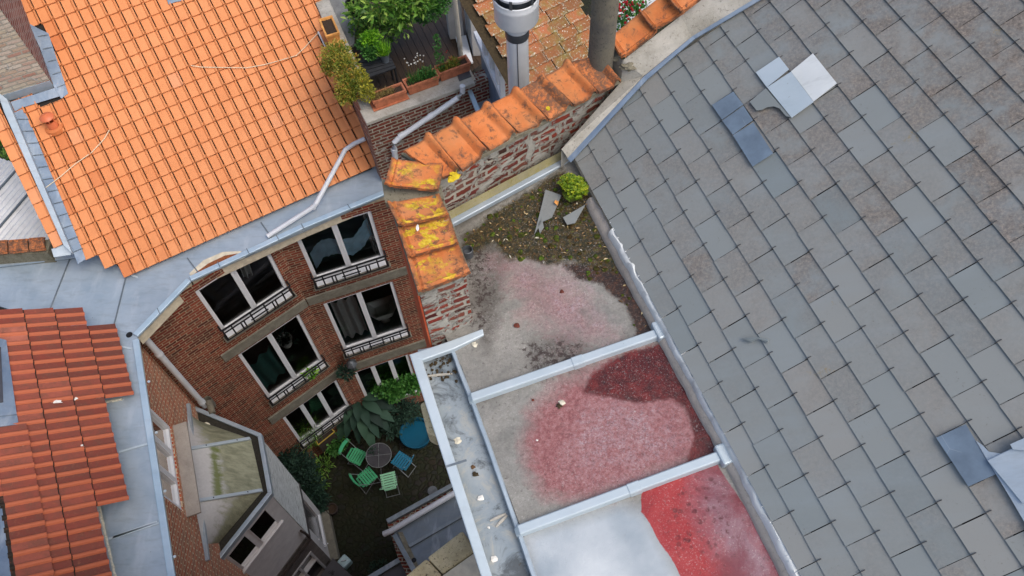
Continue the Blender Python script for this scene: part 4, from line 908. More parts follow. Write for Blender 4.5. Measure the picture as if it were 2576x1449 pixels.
# slate eaves dressing: mortar lip and wavy lead
def strip(name, mat, pts, prof, n=160, wav=0.0, f=fr, seed=0, par=None):
    vs = []; fs = []; m = len(prof); cum = [0]
    for a, b in zip(pts, pts[1:]): cum.append(cum[-1]+(f(*b)-f(*a)).length)
    for k in range(n+1):
        x = cum[-1]*k/n; i = max(j for j in range(len(pts)-1) if cum[j] <= x+1e-9); t = (x-cum[i])/(cum[i+1]-cum[i]); A_, B_ = f(*pts[i]), f(*pts[i+1]); p = A_+(B_-A_)*t; d = (B_-A_).normalized(); nn = V3(d.y, -d.x).normalized()
        if nn.x < 0: nn = -nn
        for y, z in prof:
            w = wav*noise.noise(Vector((x*7.5, y*14, seed)))+wav*.6*noise.noise(Vector((x*17, y*25, seed+4)))
            vs.append(p+nn*(y+w*.5)+V3(0, 0, max(-.01, z+w)))
    for k in range(n):
        for i in range(m-1): fs.append((k*m+i, k*m+i+1, (k+1)*m+i+1, (k+1)*m+i))
    mb = MB(); mb.add(vs, fs, True); return mb.build(name, mat, par or sh_)
EV = [(1484, 508), (1530, 600), (1573, 682), (1660, 838), (1742, 990), (1820, 1130), (1900, 1290), (2000, 1490), (2240, 1960)]
strip('mortar_lip', 'sill_stone', EV, [(-.040, -.006), (-.034, .022), (-.01, .05), (.02, .06), (.04, .03)], 140, .012, seed=2)
strip('eaves_lead', 'pale_lead', EV[1:], [(-.008, .03), (-.002, .085), (.012, .105), (.030, .108), (.048, .106), (.062, .100)], 320, .017, seed=7)
mb = MB(); rnd = random.Random(9)
for k in range(34):
    f = k/33; i = min(6, int(f*7)); t = f*7-i; u = EV[i][0]+(EV[i+1][0]-EV[i][0])*t+20; v = EV[i][1]+(EV[i+1][1]-EV[i][1])*t-6
    a = fr(u, v, .105); mb.tube([a, a+ex*.05+V3(0, 0, .012)], .003, 4)
mb.build('eaves_hooks', 'galvanised', sh_)['kind'] = 'stuff'
# box gutter at the left
mb = MB(); mb.prism([P(u, v, 15.07) for u, v in ((1030, 893), (1058, 893), (1400, 1950), (1371, 1950))], V3(0, 0, -.05)); mb.prism([P(u, v, 15.072) for u, v in ((1027, 892), (1128, 858), (1214, 826), (1217, 842), (1140, 878), (1062, 906))], V3(0, 0, -.05))
mb.build('gutter_coping', 'zinc_light', sh_, bevel=.008)
mb = MB(); mb.prism([P(u, v, 15.02) for u, v in ((1034, 898), (1042, 893), (1384, 1950), (1376, 1950))], V3(0, 0, -.26)); mb.build('fascia', 'cream_paint', sh_)
mb = MB(); mb.prism([P(u, v, 14.965) for u, v in ((1050, 880), (1150, 862), (1190, 1000), (1285, 1265), (1360, 1500), (1500, 1950), (1388, 1950))], V3(0, 0, -.03)); mb.build('gutter_floor', 'gutter_zinc', sh_, math.radians(-70))
strip('nosing', 'zinc', [(1133, 872), (1160, 945), (1186, 1010), (1230, 1130), (1276, 1262), (1312, 1365), (1356, 1495), (1495, 1950)], [(-.012, -.075), (-.012, .0), (-.006, .010), (.012, .010), (.02, .002)], 60, .003, seed=3)
mb = MB()
for a, b in (((1062, 948), (1138, 940)), ((1232, 1310), (1272, 1292)), ((1247, 1325), (1275, 1296))):
    p, q = P(*a, 14.968), P(*b, 14.968); mb.tube([p, (p+q)/2+V3(0, 0, .004), q], [.006, .011, .006], 6)
mb.each('gutter_seam', 'cement', sh_)
mb = MB(); p = P(1147, 1166, 15.071); mb.box(p, .135, .014, .004, math.radians(18)); mb.build('coping_joint', 'zinc_dark', sh_)
mb = MB(); mb.lathe(P(1176, 632, 15.17), [(.038, -.05), (.038, .022), (.034, .024), (.030, .015), (.030, -.02), (0, -.02)], 20); mb.build('rain_outlet', 'dark_metal', sh_)
mb = MB(); mb.prism([P(u, v, 14.75) for u, v in ((1056, 1016), (1064, 1010), (1080, 1010), (1108, 1095), (1092, 1098), (1074, 1088))], V3(0, 0, -.18)); mb.build('cornice_stone', 'lichen_stone', sh_, bevel=.02)
CH = [((1210, 1253), .034, 'white_chip', 'large white angular chip lying in the zinc box gutter, upper of two'), ((1243, 1405), .032, 'white_chip', 'white rounded chip low in the dark end of the box gutter'), ((1151, 1108), .03, 'clump_pale', 'pale lichen crust in the box gutter below the first batten end'), ((1195, 1193), .026, 'clump_brown', 'dark brown moss ball in the middle of the box gutter'), ((1189, 1174), .02, 'leaf_litter', 'small tan flake just above the moss ball in the gutter'), ((1229, 1327), .014, 'white_chip', 'tiny white grain in the lower box gutter'),
      ((1406, 1021), .026, 'clump_brown', 'brown moss tuft on the pink stained roof panel beside a white patch'), ((1412, 1012), .030, 'clump_pale', 'whitish crust beside a brown tuft on the pink roof panel'), ((1300, 819), .030, 'clump_red', 'red brown clod alone on the grey upper roof panel'), ((1193, 867), .028, 'clump_pale', 'pale oval clod near the brick pier foot'), ((1413, 734), .022, 'clump_red', 'small red clod high on the upper roof panel'), ((1350, 1107), .012, 'white_chip', 'tiny white chip on the left of the pink roof panel'), ((1340, 1006), .013, 'clump_red', 'little dark clod just below the first batten')]
for k, ((u, v), r, m, lab) in enumerate(CH):
    z = 14.97 if u < 1250 and k < 6 else None; c = P(u, v, z) if z else fr(u, v, .006); mb = MB(); mb.blob(c, r*.62, 1 if m == 'white_chip' else 2, .4, (1.15, 1, .45), k)
    tag(mb.build('roof_debris', m, None, origin=c), lab, 'debris', 'bits lying on the flat zinc roof')
mb = MB(); rnd = random.Random(31)
for k in range(70):
    p = P(rnd.uniform(1068, 1150), rnd.uniform(885, 960), 14.972); mb.blob(p, rnd.uniform(.004, .014), 1, .4, (1, 1, .5), k)
gl_ = mb.build('gutter_litter', 'clump_brown'); tag(gl_, 'dark leaf mould in the corner of the box gutter', 'litter'); gl_['kind'] = 'stuff'
# moss, litter, sedum at the top corner of the flat roof
mb = MB(); ml = MB(); rnd = random.Random(17)
while len(ml.f) < 170:
    u, v = rnd.uniform(1160, 1660), rnd.uniform(440, 860)
    if inpoly(u, v, MOS) or (inpoly(u, v, BRN) and rnd.random() < .35):
        p = fr(u, v, .008); ml.leaf(p, V3(rnd.uniform(-1, 1), rnd.uniform(-1, 1), .1), V3(0, 0, 1), rnd.uniform(.008, .038), rnd.uniform(.006, .016), .2, rnd=rnd.random()**1.6)
for k in range(520):
    u, v = rnd.uniform(1160, 1660), rnd.uniform(440, 860)
    if (inpoly(u, v, MOS) and noise.noise(Vector((u*.02, v*.02, 1))) > -.15) or (inpoly(u, v, BRN) and noise.noise(Vector((u*.03, v*.03, 4))) > .12): mb.blob(fr(u, v, 0), rnd.uniform(.006, .026), 1, .3, (1, 1, .45), k)
o_ = mb.build('moss', 'moss_clump'); tag(o_, 'brown green moss cushions over the upper corner of the flat roof', 'moss'); o_['kind'] = 'stuff'
o_ = ml.build('leaf_litter', 'leaf_litter'); tag(o_, 'dry leaves scattered over the mossy corner', 'leaves'); o_['kind'] = 'stuff'
c = P(1443, 468, 15.30); sd_ = thing('sedum', 'bright yellow green sedum cushion growing at the slate roof corner', 'plant', c)
mb = MB(); rnd = random.Random(3)
for k in range(230):
    a, r = rnd.uniform(0, 6.28), .10*math.sqrt(rnd.random()); r *= 1+.38*noise.noise(Vector((math.cos(a)*1.3, math.sin(a)*1.3, 7))); q = c+V3(r*math.cos(a)*.95-.02*math.sin(a), r*math.sin(a)*1.15, .055*(1-(r/.12)**2)+rnd.uniform(-.01, .012)-.02)
    b_ = rnd.random()
    for l in range(6):
        th = l*1.047+rnd.uniform(0, 1); mb.leaf(q, V3(math.cos(th), math.sin(th), .6), V3(0, 0, 1), .018, .009, .2, rnd=max(0, min(1, b_*.7+rnd.uniform(0, .35))))
mb.build('foliage', 'leaf_sedum', sd_)
mb = MB(); mb.blob(c+V3(0, 0, -.04), .085, 3, .2, (1, 1.15, .4)); mb.build('stems', 'moss_clump', sd_)
for pts, lab in (([(1372, 478), (1412, 492), (1388, 548), (1362, 560), (1344, 590), (1362, 520)], 'larger broken grey slate lying on moss below the sedum'), ([(1416, 548), (1472, 516), (1446, 562), (1426, 566)], 'smaller broken slate piece between sedum and eaves'), ([(1352, 566), (1362, 548), (1368, 572), (1358, 588)], 'narrow slate splinter on the moss')):
    mb = MB(); mb.prism([fr(u, v, .03) for u, v in pts], FN*.006, rnd=.4, lich=.2); tag(mb.build('slate_fragment', 'slate', None, origin=fr(*pts[0], .03)), lab, 'slate', 'loose slates on the moss')
mb = MB(); p = fr(1396, 503, .045); mb.leaf(p, V3(.3, -1, .2), V3(0, 0, 1), .06, .035, .2, rnd=.4); tag(mb.build('fallen_leaf', 'clay_ochre', None, origin=p), 'curled ochre leaf beside the sedum', 'leaf')

# ================================================================ PARTY WALL with cap tiles
pw = thing('party_wall', 'old brick parapet wall topped with lichen covered clay cap tiles', 'wall', P(1110, 460, 15.0))
ra0, ra1 = P(1095, 462, 15.62), P(1563, 207, 15.62); RA = Wall((ra0.x, ra0.y), (ra1.x, ra1.y))
mb = MB(); RA.box(mb, -.02, RA.L, 9.0, 15.655, -.30, -.025); mb.build('brickwork', 'party_brick', pw, RA.az)
lc = [(975, 470), (1055, 738), (1172, 694), (1100, 470), (1040, 400)]
mb = MB(); mb.prism([P(u, v, 15.66) for u, v in lc], V3(0, 0, -14.8)); mb.build('pier', 'party_brick', pw, math.radians(-72))
a, b = P(974, 470, 15.66), P(1054, 739, 15.66); t = (b-a).normalized(); n = V3(t.y, -t.x)
if n.x > 0: n = -n
mb = MB(); mb.obox(a-V3(0, 0, 14.8)-t*.1, (b-a)+t*.095, n*.012, V3(0, 0, 14.78)); mb.build('weathered_side', 'orange_side', pw)
mb = MB(); mb.prism([P(u, v, 15.665) for u, v in ((962, 462), (1112, 478), (1118, 512), (972, 522))], V3(0, 0, .05)); mb.prism([P(u, v, 15.655) for u, v in ((974, 500), (1112, 492), (1182, 690), (1052, 745))], V3(0, 0, .035))
mb.prism([P(u, v, 15.655) for u, v in ((1010, 395), (1110, 455), (1563, 208), (1525, 138), (1510, 135))], V3(0, 0, .03)); mb.build('mortar_bed', 'mossy_mortar', pw)
def capt(q, zs, mat, roll='r', seed=0, rim2=True):
    A_, B_, C_, D_ = [P(u, v, z) for (u, v), z in zip(q, zs)]   # back-left, back-right, front-right, front-left
    nu, nv = 22, 14; vs = []; mid = []
    for j in range(nv+1):
        for i in range(nu+1):
            x, y = i/nu, j/nv; p = (A_*(1-x)+B_*x)*(1-y)+(D_*(1-x)+C_*x)*y; h = 0.0
            if roll == 'r':
                h += .010*x+.046*max(0, math.sin(math.pi*min(1, max(0, (x-.72)/.28))))**.8 if x > .72 else 0
                h += .010*(1-min(1, x/.06)); h += .012*(1 if .03 < y < .08 else 0)+(.008 if .15 < y < .19 else 0)
            else:
                h += .022*(x < .06)+.010*(.13 < x < .18)+.024*(y > .93)+.012*(.80 < y < .86)+.006*(y < .05)+.010*(x > .95)
            h += .004*noise.noise(Vector((x*3, y*3, seed)))
            vs.append(p+V3(0, 0, h)); mid.append(min(1, 4*min(x, 1-x, y, 1-y)))
    n0 = len(vs); fs = [(j*(nu+1)+i, (j+1)*(nu+1)+i, (j+1)*(nu+1)+i+1, j*(nu+1)+i+1) for j in range(nv) for i in range(nu)]
    if (vs[fs[0][1]]-vs[fs[0][0]]).cross(vs[fs[0][2]]-vs[fs[0][0]]).z < 0: fs = [f[::-1] for f in fs]
    rimi = [i for i in range(nu+1)]+[j*(nu+1)+nu for j in range(1, nv+1)]+[nv*(nu+1)+i for i in range(nu-1, -1, -1)]+[j*(nu+1) for j in range(nv-1, 0, -1)]
    vs += [vs[i]-V3(0, 0, .024) for i in rimi]; m = len(rimi)
    fs += [(rimi[k], rimi[(k+1) % m], n0+(k+1) % m, n0+k) for k in range(m)]
    mb = MB(); o = mb.add(vs, fs, True); mb.vattr(o, mid=mid+[0]*m); return mb.build('cap_tile', mat, pw)
BK = [(1013, 380), (1084, 340), (1154, 301), (1231, 263), (1303, 226), (1366, 194), (1430, 157), (1503, 139)]
FT = [(1110, 447), (1158, 430), (1229, 380), (1301, 336), (1378, 303), (1440, 266), (1503, 234), (1562, 206)]
mats = ['cap_clay', 'cap_clay', 'cap_clay', 'cap_clay', 'cap_clay_dark', 'cap_clay', 'cap_clay_dark']
labs = [None, None, None, 'orange cap tile with a broken front corner', 'dark sooty cap tile with one yellow lichen spot', None, 'blackened end cap tile']
zk = 0.0
for k in range(7):
    dz = .0 if k < 4 else .02
    o_ = capt([BK[k], (BK[k+1][0]+1, BK[k+1][1]), (FT[k+1][0]-1, FT[k+1][1]), (FT[k][0]+3, FT[k][1]-1)], (15.83+dz, 15.845+dz, 15.705+dz, 15.69+dz), mats[k], 'r', k)
    if labs[k]: o_['label'] = labs[k]
capt([(986, 402), (1115, 414), (1102, 484), (968, 470)], (15.775, 15.745, 15.765, 15.795), 'cap_lichen', 'l', 11)
capt([(974, 512), (1105, 490), (1129, 543), (1004, 574)], (15.745, 15.705, 15.745, 15.785), 'cap_lichen', 'l', 12)
capt([(1000, 576), (1129, 541), (1154, 616), (1026, 651)], (15.74, 15.70, 15.74, 15.78), 'cap_lichen', 'l', 13)
capt([(1025, 650), (1153, 615), (1184, 690), (1053, 741)], (15.74, 15.70, 15.735, 15.775), 'cap_lichen', 'l', 14)
capt([(1531, 98), (1611, 32), (1652, 84), (1565, 152)], (15.97, 16.06, 15.99, 15.88), 'cap_clay', 'l', 15)
capt([(1608, 34), (1668, -12), (1728, 30), (1643, 82)], (16.09, 16.18, 16.11, 16.01), 'cap_clay', 'l', 16)
capt([(1668, -14), (1730, -60), (1790, -20), (1712, 40)], (16.21, 16.30, 16.23, 16.13), 'cap_clay', 'l', 17)
mb = MB()
for u, v, r in ((1141, 428, .024), (1146, 443, .03), (1134, 452, .026), (1139, 436, .02)): mb.blob(P(u, v, 15.70), r, 2, .3, (1, 1, .4), u)
ly = Mat('lichen_yellow', .9, 0, .2); ly.col(ly.ramp(ly.noise(40, 5, .7), [(.3, rgb(176, 146, 24)), (.65, rgb(222, 200, 56))])); MT['lichen_yellow'] = ly.m
mb.build('lichen_cushion', 'lichen_yellow', pw)
mb = MB(); c = P(1378, 274, 15.80); mb.lathe(c, [(0, .012), (.014, .011), (.016, .0)], 14); mb.build('lichen_spot', 'lichen_yellow', pw)
mb = MB(); c = P(1050, 573, 15.80); mb.blob(c, .014, 2, .4, (.7, 1.5, .3), 1); mb.build('bird_dropping', 'white_chip', pw)
# fillet and flashing at the wall foot
s_a, s_b = P(1128, 560, 15.2), P(1425, 400, 15.2); t = (s_b-s_a).normalized(); n = V3(t.y, -t.x)
if n.y > 0: n = -n
mb = MB(); L = (s_b-s_a).length
mb.add([s_a-n*.035+V3(0, 0, .07), s_b-n*.035+V3(0, 0, .07), s_b+n*.0+V3(0, 0, .02), s_a+n*.0+V3(0, 0, .02)], [(3, 2, 1, 0)]); mb.build('mortar_fillet', 'yellow_mortar', pw)
mb = MB(); mb.obox(s_a-n*.005+V3(0, 0, -.02), s_b-s_a, n*.05, V3(0, 0, .045)); mb.build('flashing', 'zinc', pw, bevel=.008)
# cement verge between wall and slates, and its lead strip
pts = dict(A=P(1412, 375, 15.42), B=P(1562, 206, 15.66), B2=P(1540, 160, 15.74), C=P(1520, 120, 15.78), D=P(1566, 152, 15.84), E=P(1712, 40, 16.06), F=P(1850, -70, 16.26))
J = [sp(1428, 398, .05), sp(1618, 192, .05), sp(1740, 92, .05), sp(1930, -22, .05)]
mb = MB(); vs = [pts['A'], pts['B'], pts['B2'], pts['D'], pts['E'], pts['F'], J[0], J[1], J[2], J[3], pts['C']]
mb.add(vs, [(0, 6, 7, 1), (1, 7, 3, 2), (3, 7, 8, 4), (4, 8, 9, 5), (2, 3, 10)]); dn = V3(0, 0, -1.2); m = len(vs)
mb.add([v+V3(0, 0, 0) for v in (vs[0], vs[1], vs[2], vs[10], vs[3], vs[4], vs[5])]+[v+dn for v in (vs[0], vs[1], vs[2], vs[10], vs[3], vs[4], vs[5])], [(i, i+1, 8+i, 7+i) for i in range(6)])
mb.build('cement_verge', 'cement', pw)
mb = MB(); mb.blob(P(1552, 135, 15.82), .06, 3, .4, (1.2, .9, .5), 5); mb.blob(P(1580, 165, 15.80), .05, 3, .4, (1, 1, .4), 8); mb.each('mortar_lump', 'mossy_mortar', pw)
mb = MB()
LO = [(1427, 399), (1620, 194), (1742, 93), (1930, -20)]; LI = [(1436, 409), (1628, 201), (1748, 99), (1933, -11)]
for i in range(3): mb.prism([sp(*LO[i], .045), sp(*LO[i+1], .045), sp(*LI[i+1], .03), sp(*LI[i], .03)], SN*.008)
mb.build('verge_lead', 'lead', sh_)

# ================================================================ TERRACE HOUSE behind the party wall
TZ = 10.5
tA, tB = P(921, 306, TZ), P(1195, 205, TZ); TW = Wall((tA.x, tA.y), (tB.x, tB.y))
th = thing('terrace_house', 'brick house with a planted roof terrace between orange tiles and party wall', 'house', TW.p(.5, G, -.5))
lA = P(790, 0, TZ); ld = V3(lA.x-tA.x, lA.y-tA.y).normalized()
mb = MB(); TW.box(mb, 0, TW.L+1.2, 8.2, TZ-.07, -.25, 0); mb.build('front_wall', 'terrace_brick', th, TW.az)
mb = MB(); q = TW.p(0, 8.2, -.252); mb.obox(V3(tA.x, tA.y, 8.2)+ld*.25, ld*4.5, TW.t*.22, V3(0, 0, TZ-8.27)); mb.build('side_wall', 'terrace_brick', th)
mb = MB(); TW.box(mb, -.01, TW.L-.01, TZ-.07, TZ, -.27, .03); mb.obox(V3(tA.x, tA.y, TZ-.072)+ld*.27, ld*4.5, TW.t*.24, V3(0, 0, .07)); mb.build('ledge', 'cement', th, TW.az, bevel=.008)
mb = MB()
for k in range(26): mb.obox(TW.p(.2+k*.125, 9.66, -.27)+ld*.0, TW.t*.118, ld*5, V3(0, 0, .04), rnd=random.random())
mb.build('deck', 'deck_wood', th, math.atan2(ld.y, ld.x))
mb = MB(); mb.prism(poly([(788, -60), (905, -60), (890, 110), (862, 130), (840, 60)], 10.2), V3(0, 0, -.05)); mb.each('cement_slab', 'grey_render', th)
def pier(q, z0, z1, nm='pier', m='pale_render'):
    mb = MB(); mb.prism(poly(q, z0), V3(0, 0, z1-z0)); return mb.build(nm, m, th, bevel=.01)
pier([(1127, 85), (1162, 80), (1168, 96), (1132, 100)], 9.7, 13.2); pier([(1172, 74), (1214, 60), (1219, 140), (1190, 142)], 9.7, 13.4)
mb = MB(); mb.prism(poly([(1145, 95), (1172, 92), (1190, 160), (1166, 168)], 9.74), V3(0, 0, .03)); mb.build('threshold', 'white_paint', th)
mb = MB(); q = P(1160, 146, 10.35); mb.tube([q+V3(0, 0, 3), q+V3(0, 0, .06), q+V3(.02, -.04, 0), P(1172, 170, 10.42), P(1194, 206, 10.40)], .038, 12, caps=False); mb.lathe(q, [(.044, .25), (.044, .33)], 12); mb.build('downpipe', 'pvc_cream', th)
mb = MB()
def tw(u, v, o=.1): s, z = TW.sz(u, v, o); return TW.p(s, z, o)
pp = [tw(1163, 216), tw(1163, 232), tw(1152, 246), tw(1008, 343), tw(992, 358), tw(991, 372), tw(995, 405)]
mb.tube(pp, .045, 12)
for u, v in ((1085, 291), (1010, 341)): mb.tube([tw(u-6, v+4), tw(u+6, v-4)], .052, 12)
mb.tube([tw(991, 374), tw(992, 382)], .052, 12); mb.build('rainpipe', 'pvc_grey', th)
mb = MB(); mb.prism(poly([(1150, 196), (1180, 185), (1186, 200), (1156, 212)], 10.44), V3(0, 0, .08)); mb.build('rain_hopper', 'dark_metal', th)
mb = MB(); mb.prism(poly([(1172, 190), (1225, 150), (1275, 262), (1225, 300), (1200, 300)], 10.0), V3(0, 0, -.05)); mb.build('well_floor', 'puddle', th)
mb = MB(); mb.prism(poly([(1196, 230), (1214, 224), (1240, 240), (1240, 290), (1205, 290)], 10.004), V3(0, 0, .006)); mb.build('dry_patch', 'zinc', th)
mb = MB(); a, b = P(1168, 202, 10.3), P(1205, 292, 10.3); t = (b-a).normalized(); n = V3(-t.y, t.x); mb.obox(a-n*.03, b-a, n*.07, V3(0, 0, .06)); mb.build('gutter_edge', 'zinc_rim', th)
mb = MB(); bp = [TW.p(.22, 9.6, -.26), TW.p(2.9, 9.6, -.26), TW.p(2.9, 9.6, -.26)+ld*4.2, V3(tA.x, tA.y, 9.6)+TW.t*.22+ld*4.2]; mb.prism(bp, V3(0, 0, -(9.6-G))); mb.build('body', 'terrace_brick', th)
# glazed side of the dormer
dA, dB = P(1217, 142, 10.75), P(1262, 247, 10.75); DW = Wall((dA.x, dA.y), (dB.x, dB.y))
dm = thing('dormer_window', 'white framed slanting window strip beside the steel flue', 'window', dA)
zt0 = 13.0; L = DW.L
mb = MB(); DW.box(mb, -.5, L, 10.72, 10.84, -.06, .02); DW.box(mb, -.02, .09, 10.84, 12.6, -.06, .015); DW.box(mb, L*.36, L*.43, 10.84, 12.2, -.06, .012); DW.box(mb, L*.72, L*.80, 10.84, 11.6, -.06, .012); DW.box(mb, L-.07, L, 10.84, 11.3, -.06, .015)
mb.obox(DW.p(-.1, 12.65, -.06), DW.p(L, 11.2, -.06)-DW.p(-.1, 12.65, -.06), DW.n*.1, V3(0, 0, .12)); mb.build('frame', 'white_paint', dm)
mb = MB(); mb.add([DW.p(.0, 10.8, -.03), DW.p(L, 10.8, -.03), DW.p(L, 11.2, -.03), DW.p(0, 12.6, -.03)], [(0, 1, 2, 3)]); mb.build('pane', 'window_glass', dm)
mb = MB(); DW.box(mb, -.2, L+.1, 9.95, 10.72, -.05, .005); mb.build('lead_apron', 'lead', dm)
mb = MB(); mb.add([DW.p(-.1, 10.7, -.4), DW.p(L, 10.7, -.4), DW.p(L, 11.2, -.4), DW.p(-.1, 12.6, -.4)], [(0, 1, 2, 3)]); mb.build('room', 'room_dark', dm)
# old lichen roof
lr = thing('old_tile_roof', 'old clay tile roof speckled with white lichen behind the steel flue', 'roof', P(1400, 100, 12))
lo = P(1322, 250, 12.0); l1 = P(1500, 160, 12.0)-lo; l1.z = 0; l1.normalize(); l2 = V3(-l1.y*math.cos(.5), l1.x*math.cos(.5), math.sin(.5)); ln = l1.cross(l2).normalized(); lw, lh = .27, .155
mb = MB(); rnd = random.Random(8)
for j in range(-2, 12):
    for i in range(0, 5):
        o = lo+l1*(i+(.5 if j % 2 else 0)*.35+rnd.uniform(-.02, .02))*lw+l2*(j*lh)+ln*rnd.uniform(0, .01)
        prof = [(0, .010), (.05, .016), (.12, .006), (.5, .0), (.8, .004), (.93, .018), (.985, .010)]
        rows = [(0, .024), (.16, .022), (1.12, .0)]; vs = [o+l1*lw*x+l2*lh*y+ln*(h+hh) for y, h in rows for x, hh in prof]; m = len(prof); vs += [o+l1*lw*x+ln*(hh-.004) for x, hh in prof]; fs = []; ed = []
        for r in range(2):
            for k in range(m-1): fs.append((r*m+k, r*m+k+1, (r+1)*m+k+1, (r+1)*m+k)); ed.append(1.0 if (r == 0 or k in (0, m-2)) else 0)
        for k in range(m-1): fs.append((3*m+k, 3*m+k+1, k+1, k)); ed.append(1)
        mb.add(vs, fs, False, rnd=rnd.random(), edge=ed)
mb.build('tiles', 'lichen_tile', lr)
mb = MB(); mb.add([lo-l1*.12-l2*.3-ln*.02, lo+l1*1.3-l2*.3-ln*.02, lo+l1*1.3+l2*1.9-ln*.02, lo-l1*.12+l2*1.9-ln*.02], [(0, 1, 2, 3)]); mb.build('roof_base', 'clump_brown', lr)
# steel flue
fc = P(1299, 44, 15.97); fl = thing('steel_flue', 'pale galvanised steel flue with round rain cap behind the party wall', 'flue', V3(fc.x, fc.y, 12)); f0 = V3(fc.x, fc.y, 0)
rp_ = (P(1327, 150, 15.6)-P(1268, 150, 15.6)).length/2*.93; rc = (P(1357, 60, 16.15)-P(1239, 60, 16.15)).length/2
mb = MB(); mb.lathe(f0, [(rp_, 9.6), (rp_, 15.95)], 32); mb.build('pipe', 'galvanised', fl)
mb = MB(); mb.lathe(f0, [(rp_+.004, 15.80), (rp_+.006, 15.81), (rp_+.006, 15.86), (rp_+.004, 15.87)], 32)
mb.tube([f0+V3(0, -rp_-.004, 12.5), f0+V3(0, -rp_-.004, 15.8)], .003, 4); mb.build('clamp', 'dark_metal', fl)
mb = MB(); mb.lathe(f0, [(rp_, 15.93), (rc*.96, 15.96), (rc, 15.975), (rc, 16.10), (rc*1.012, 16.105), (rc*1.012, 16.125), (rc, 16.13), (rc, 16.16), (rc*.965, 16.165), (rc*.96, 16.0)], 48); mb.build('cowl_band', 'galvanised', fl)
mb = MB(); mb.lathe(f0, [(rc*.72, 15.95), (rc*.72, 16.22)], 40)
mb.build('inner_sleeve', 'dark_metal', fl)
mb = MB(); mb.lathe(f0, [(rc*.93, 16.205), (rc*.95, 16.21), (rc*.94, 16.225), (rc*.5, 16.25), (0, 16.26)], 48); mb.build('rain_cap', 'galvanised', fl)
mb = MB()
for k in range(6):
    an = k*1.047+.3; mb.box(f0+V3(rc*.97*math.cos(an), rc*.97*math.sin(an), 16.14), .006, .02, .09, an)
mb.each('cap_bracket', 'dark_metal', fl)
cp = P(1512, 128, 15.9); cpp = thing('concrete_flue', 'rough lichen speckled concrete pipe rising from the end of the cap tiles', 'flue', cp)
mb = MB(); r_ = (P(1545, 90, 16.0)-P(1479, 90, 16.0)).length/2; mb.lathe(V3(cp.x, cp.y, 0), [(r_, 14), (r_*1.0, 16.0), (r_, 17.0), (r_*.8, 17.0), (r_*.8, 16.5)], 32); mb.build('pipe', 'pipe_concrete', cpp)
# planters
def planter(c, dx, L, Wd, Hh, mat, label, group='terracotta box planters on the terrace', rimw=.03):
    t = thing('box_planter', label, 'planter', c, group); y = V3(-dx.y, dx.x); mb = MB()
    def ring(l, w, z): return [c+dx*sx*l/2+y*sy*w/2+V3(0, 0, z) for sx, sy in ((-1, -1), (1, -1), (1, 1), (-1, 1))]
    rs = [ring(L*.88, Wd*.84, 0), ring(L*.94, Wd*.92, Hh*.72), ring(L, Wd, Hh*.74), ring(L, Wd, Hh), ring(L-rimw*2, Wd-rimw*2, Hh), ring(L*.9-rimw*2, Wd*.86-rimw*2, Hh*.6)]
    vs = [p for r in rs for p in r]; fs = [(3, 2, 1, 0)]+[(k*4+i, k*4+(i+1) % 4, k*4+4+(i+1) % 4, k*4+4+i) for k in range(5) for i in range(4)]
    mb.add(vs, fs); mb.build('box', mat, t, bevel=.006)
    mb = MB(); N_ = 8; vs = []
    for j in range(N_+1):
        for i in range(N_+1): vs.append(c+dx*(L-rimw*2-.01)*(i/N_-.5)+y*(Wd-rimw*2-.01)*(j/N_-.5)+V3(0, 0, Hh*.82+.015*noise.noise(Vector((i*1.1, j*1.3, c.x*9)))))
    mb.add(vs, [(j*(N_+1)+i, j*(N_+1)+i+1, (j+1)*(N_+1)+i+1, (j+1)*(N_+1)+i) for j in range(N_) for i in range(N_)], True); mb.build('soil', 'soil', t); return t
hz = .19; C1 = P(974, 232, TZ+hz); C2 = P(1058, 196, TZ+hz); C3 = P(1138, 162, TZ+hz)
for c in (C1, C2, C3): c.z = TZ+.004
planter(C1, TW.t, .56, .21, hz, 'clay_pot', 'terracotta box planter with straw-dry grass, nearest the orange roof on the ledge'); planter(C2, TW.t, .56, .21, hz, 'clay_pot', 'middle terracotta box planter on the ledge, with white chive flowers'); planter(C3, TW.t, .56, .21, hz, 'clay_pot', 'terracotta box planter with sparse green, beside the cream downpipe')
C4 = P(827, 65, TZ+hz); C4.z = TZ+.004; planter(C4, ld, .46, .24, hz, 'clay_ochre', 'ochre box planter holding only bare soil at the roof edge'); C5 = P(853, 128, TZ+hz); C5.z = TZ+.004; planter(C5, ld, .46, .24, hz, 'clay_ochre', 'ochre box planter half hidden by the yellow green bush')
mb = MB(); c = C1+V3(0, 0, .005); mb.obox(c-TW.t*.30-TW.n*-.0-TW.n*.12, TW.t*.6, TW.n*.24, V3(0, 0, .012)); tag(mb.build('drip_tray', 'clay_pot', None, origin=c), 'flat terracotta tray under the dry grass planter', 'tray')
def grass(mb, c, dx, L, W_, n, h, w, seed, spread=.3, lo=0.0, hi=1.0):
    r = random.Random(seed); y = V3(-dx.y, dx.x)
    for k in range(n):
        p = c+dx*r.uniform(-L/2, L/2)+y*r.uniform(-W_/2, W_/2); d = V3(r.gauss(0, spread), r.gauss(0, spread), 1); mb.leaf(p, d, V3(r.gauss(0, 1), r.gauss(0, 1), .2), h*r.uniform(.5, 1.2), w, .2, rnd=r.uniform(lo, hi))
def plant(name, label, c, mat, fn, cat='plant'):
    t = thing(name, label, cat, c); mb = MB(); fn(mb); mb.build('foliage', mat, t); return t
zt = V3(0, 0, hz*.8)
plant('dry_grass', 'straw coloured dry grass in the planter nearest the orange roof', C1+zt, 'leaf_dry', lambda m: grass(m, C1+zt-TW.t*.08, TW.t, .34, .13, 420, .11, .008, 1, .6))
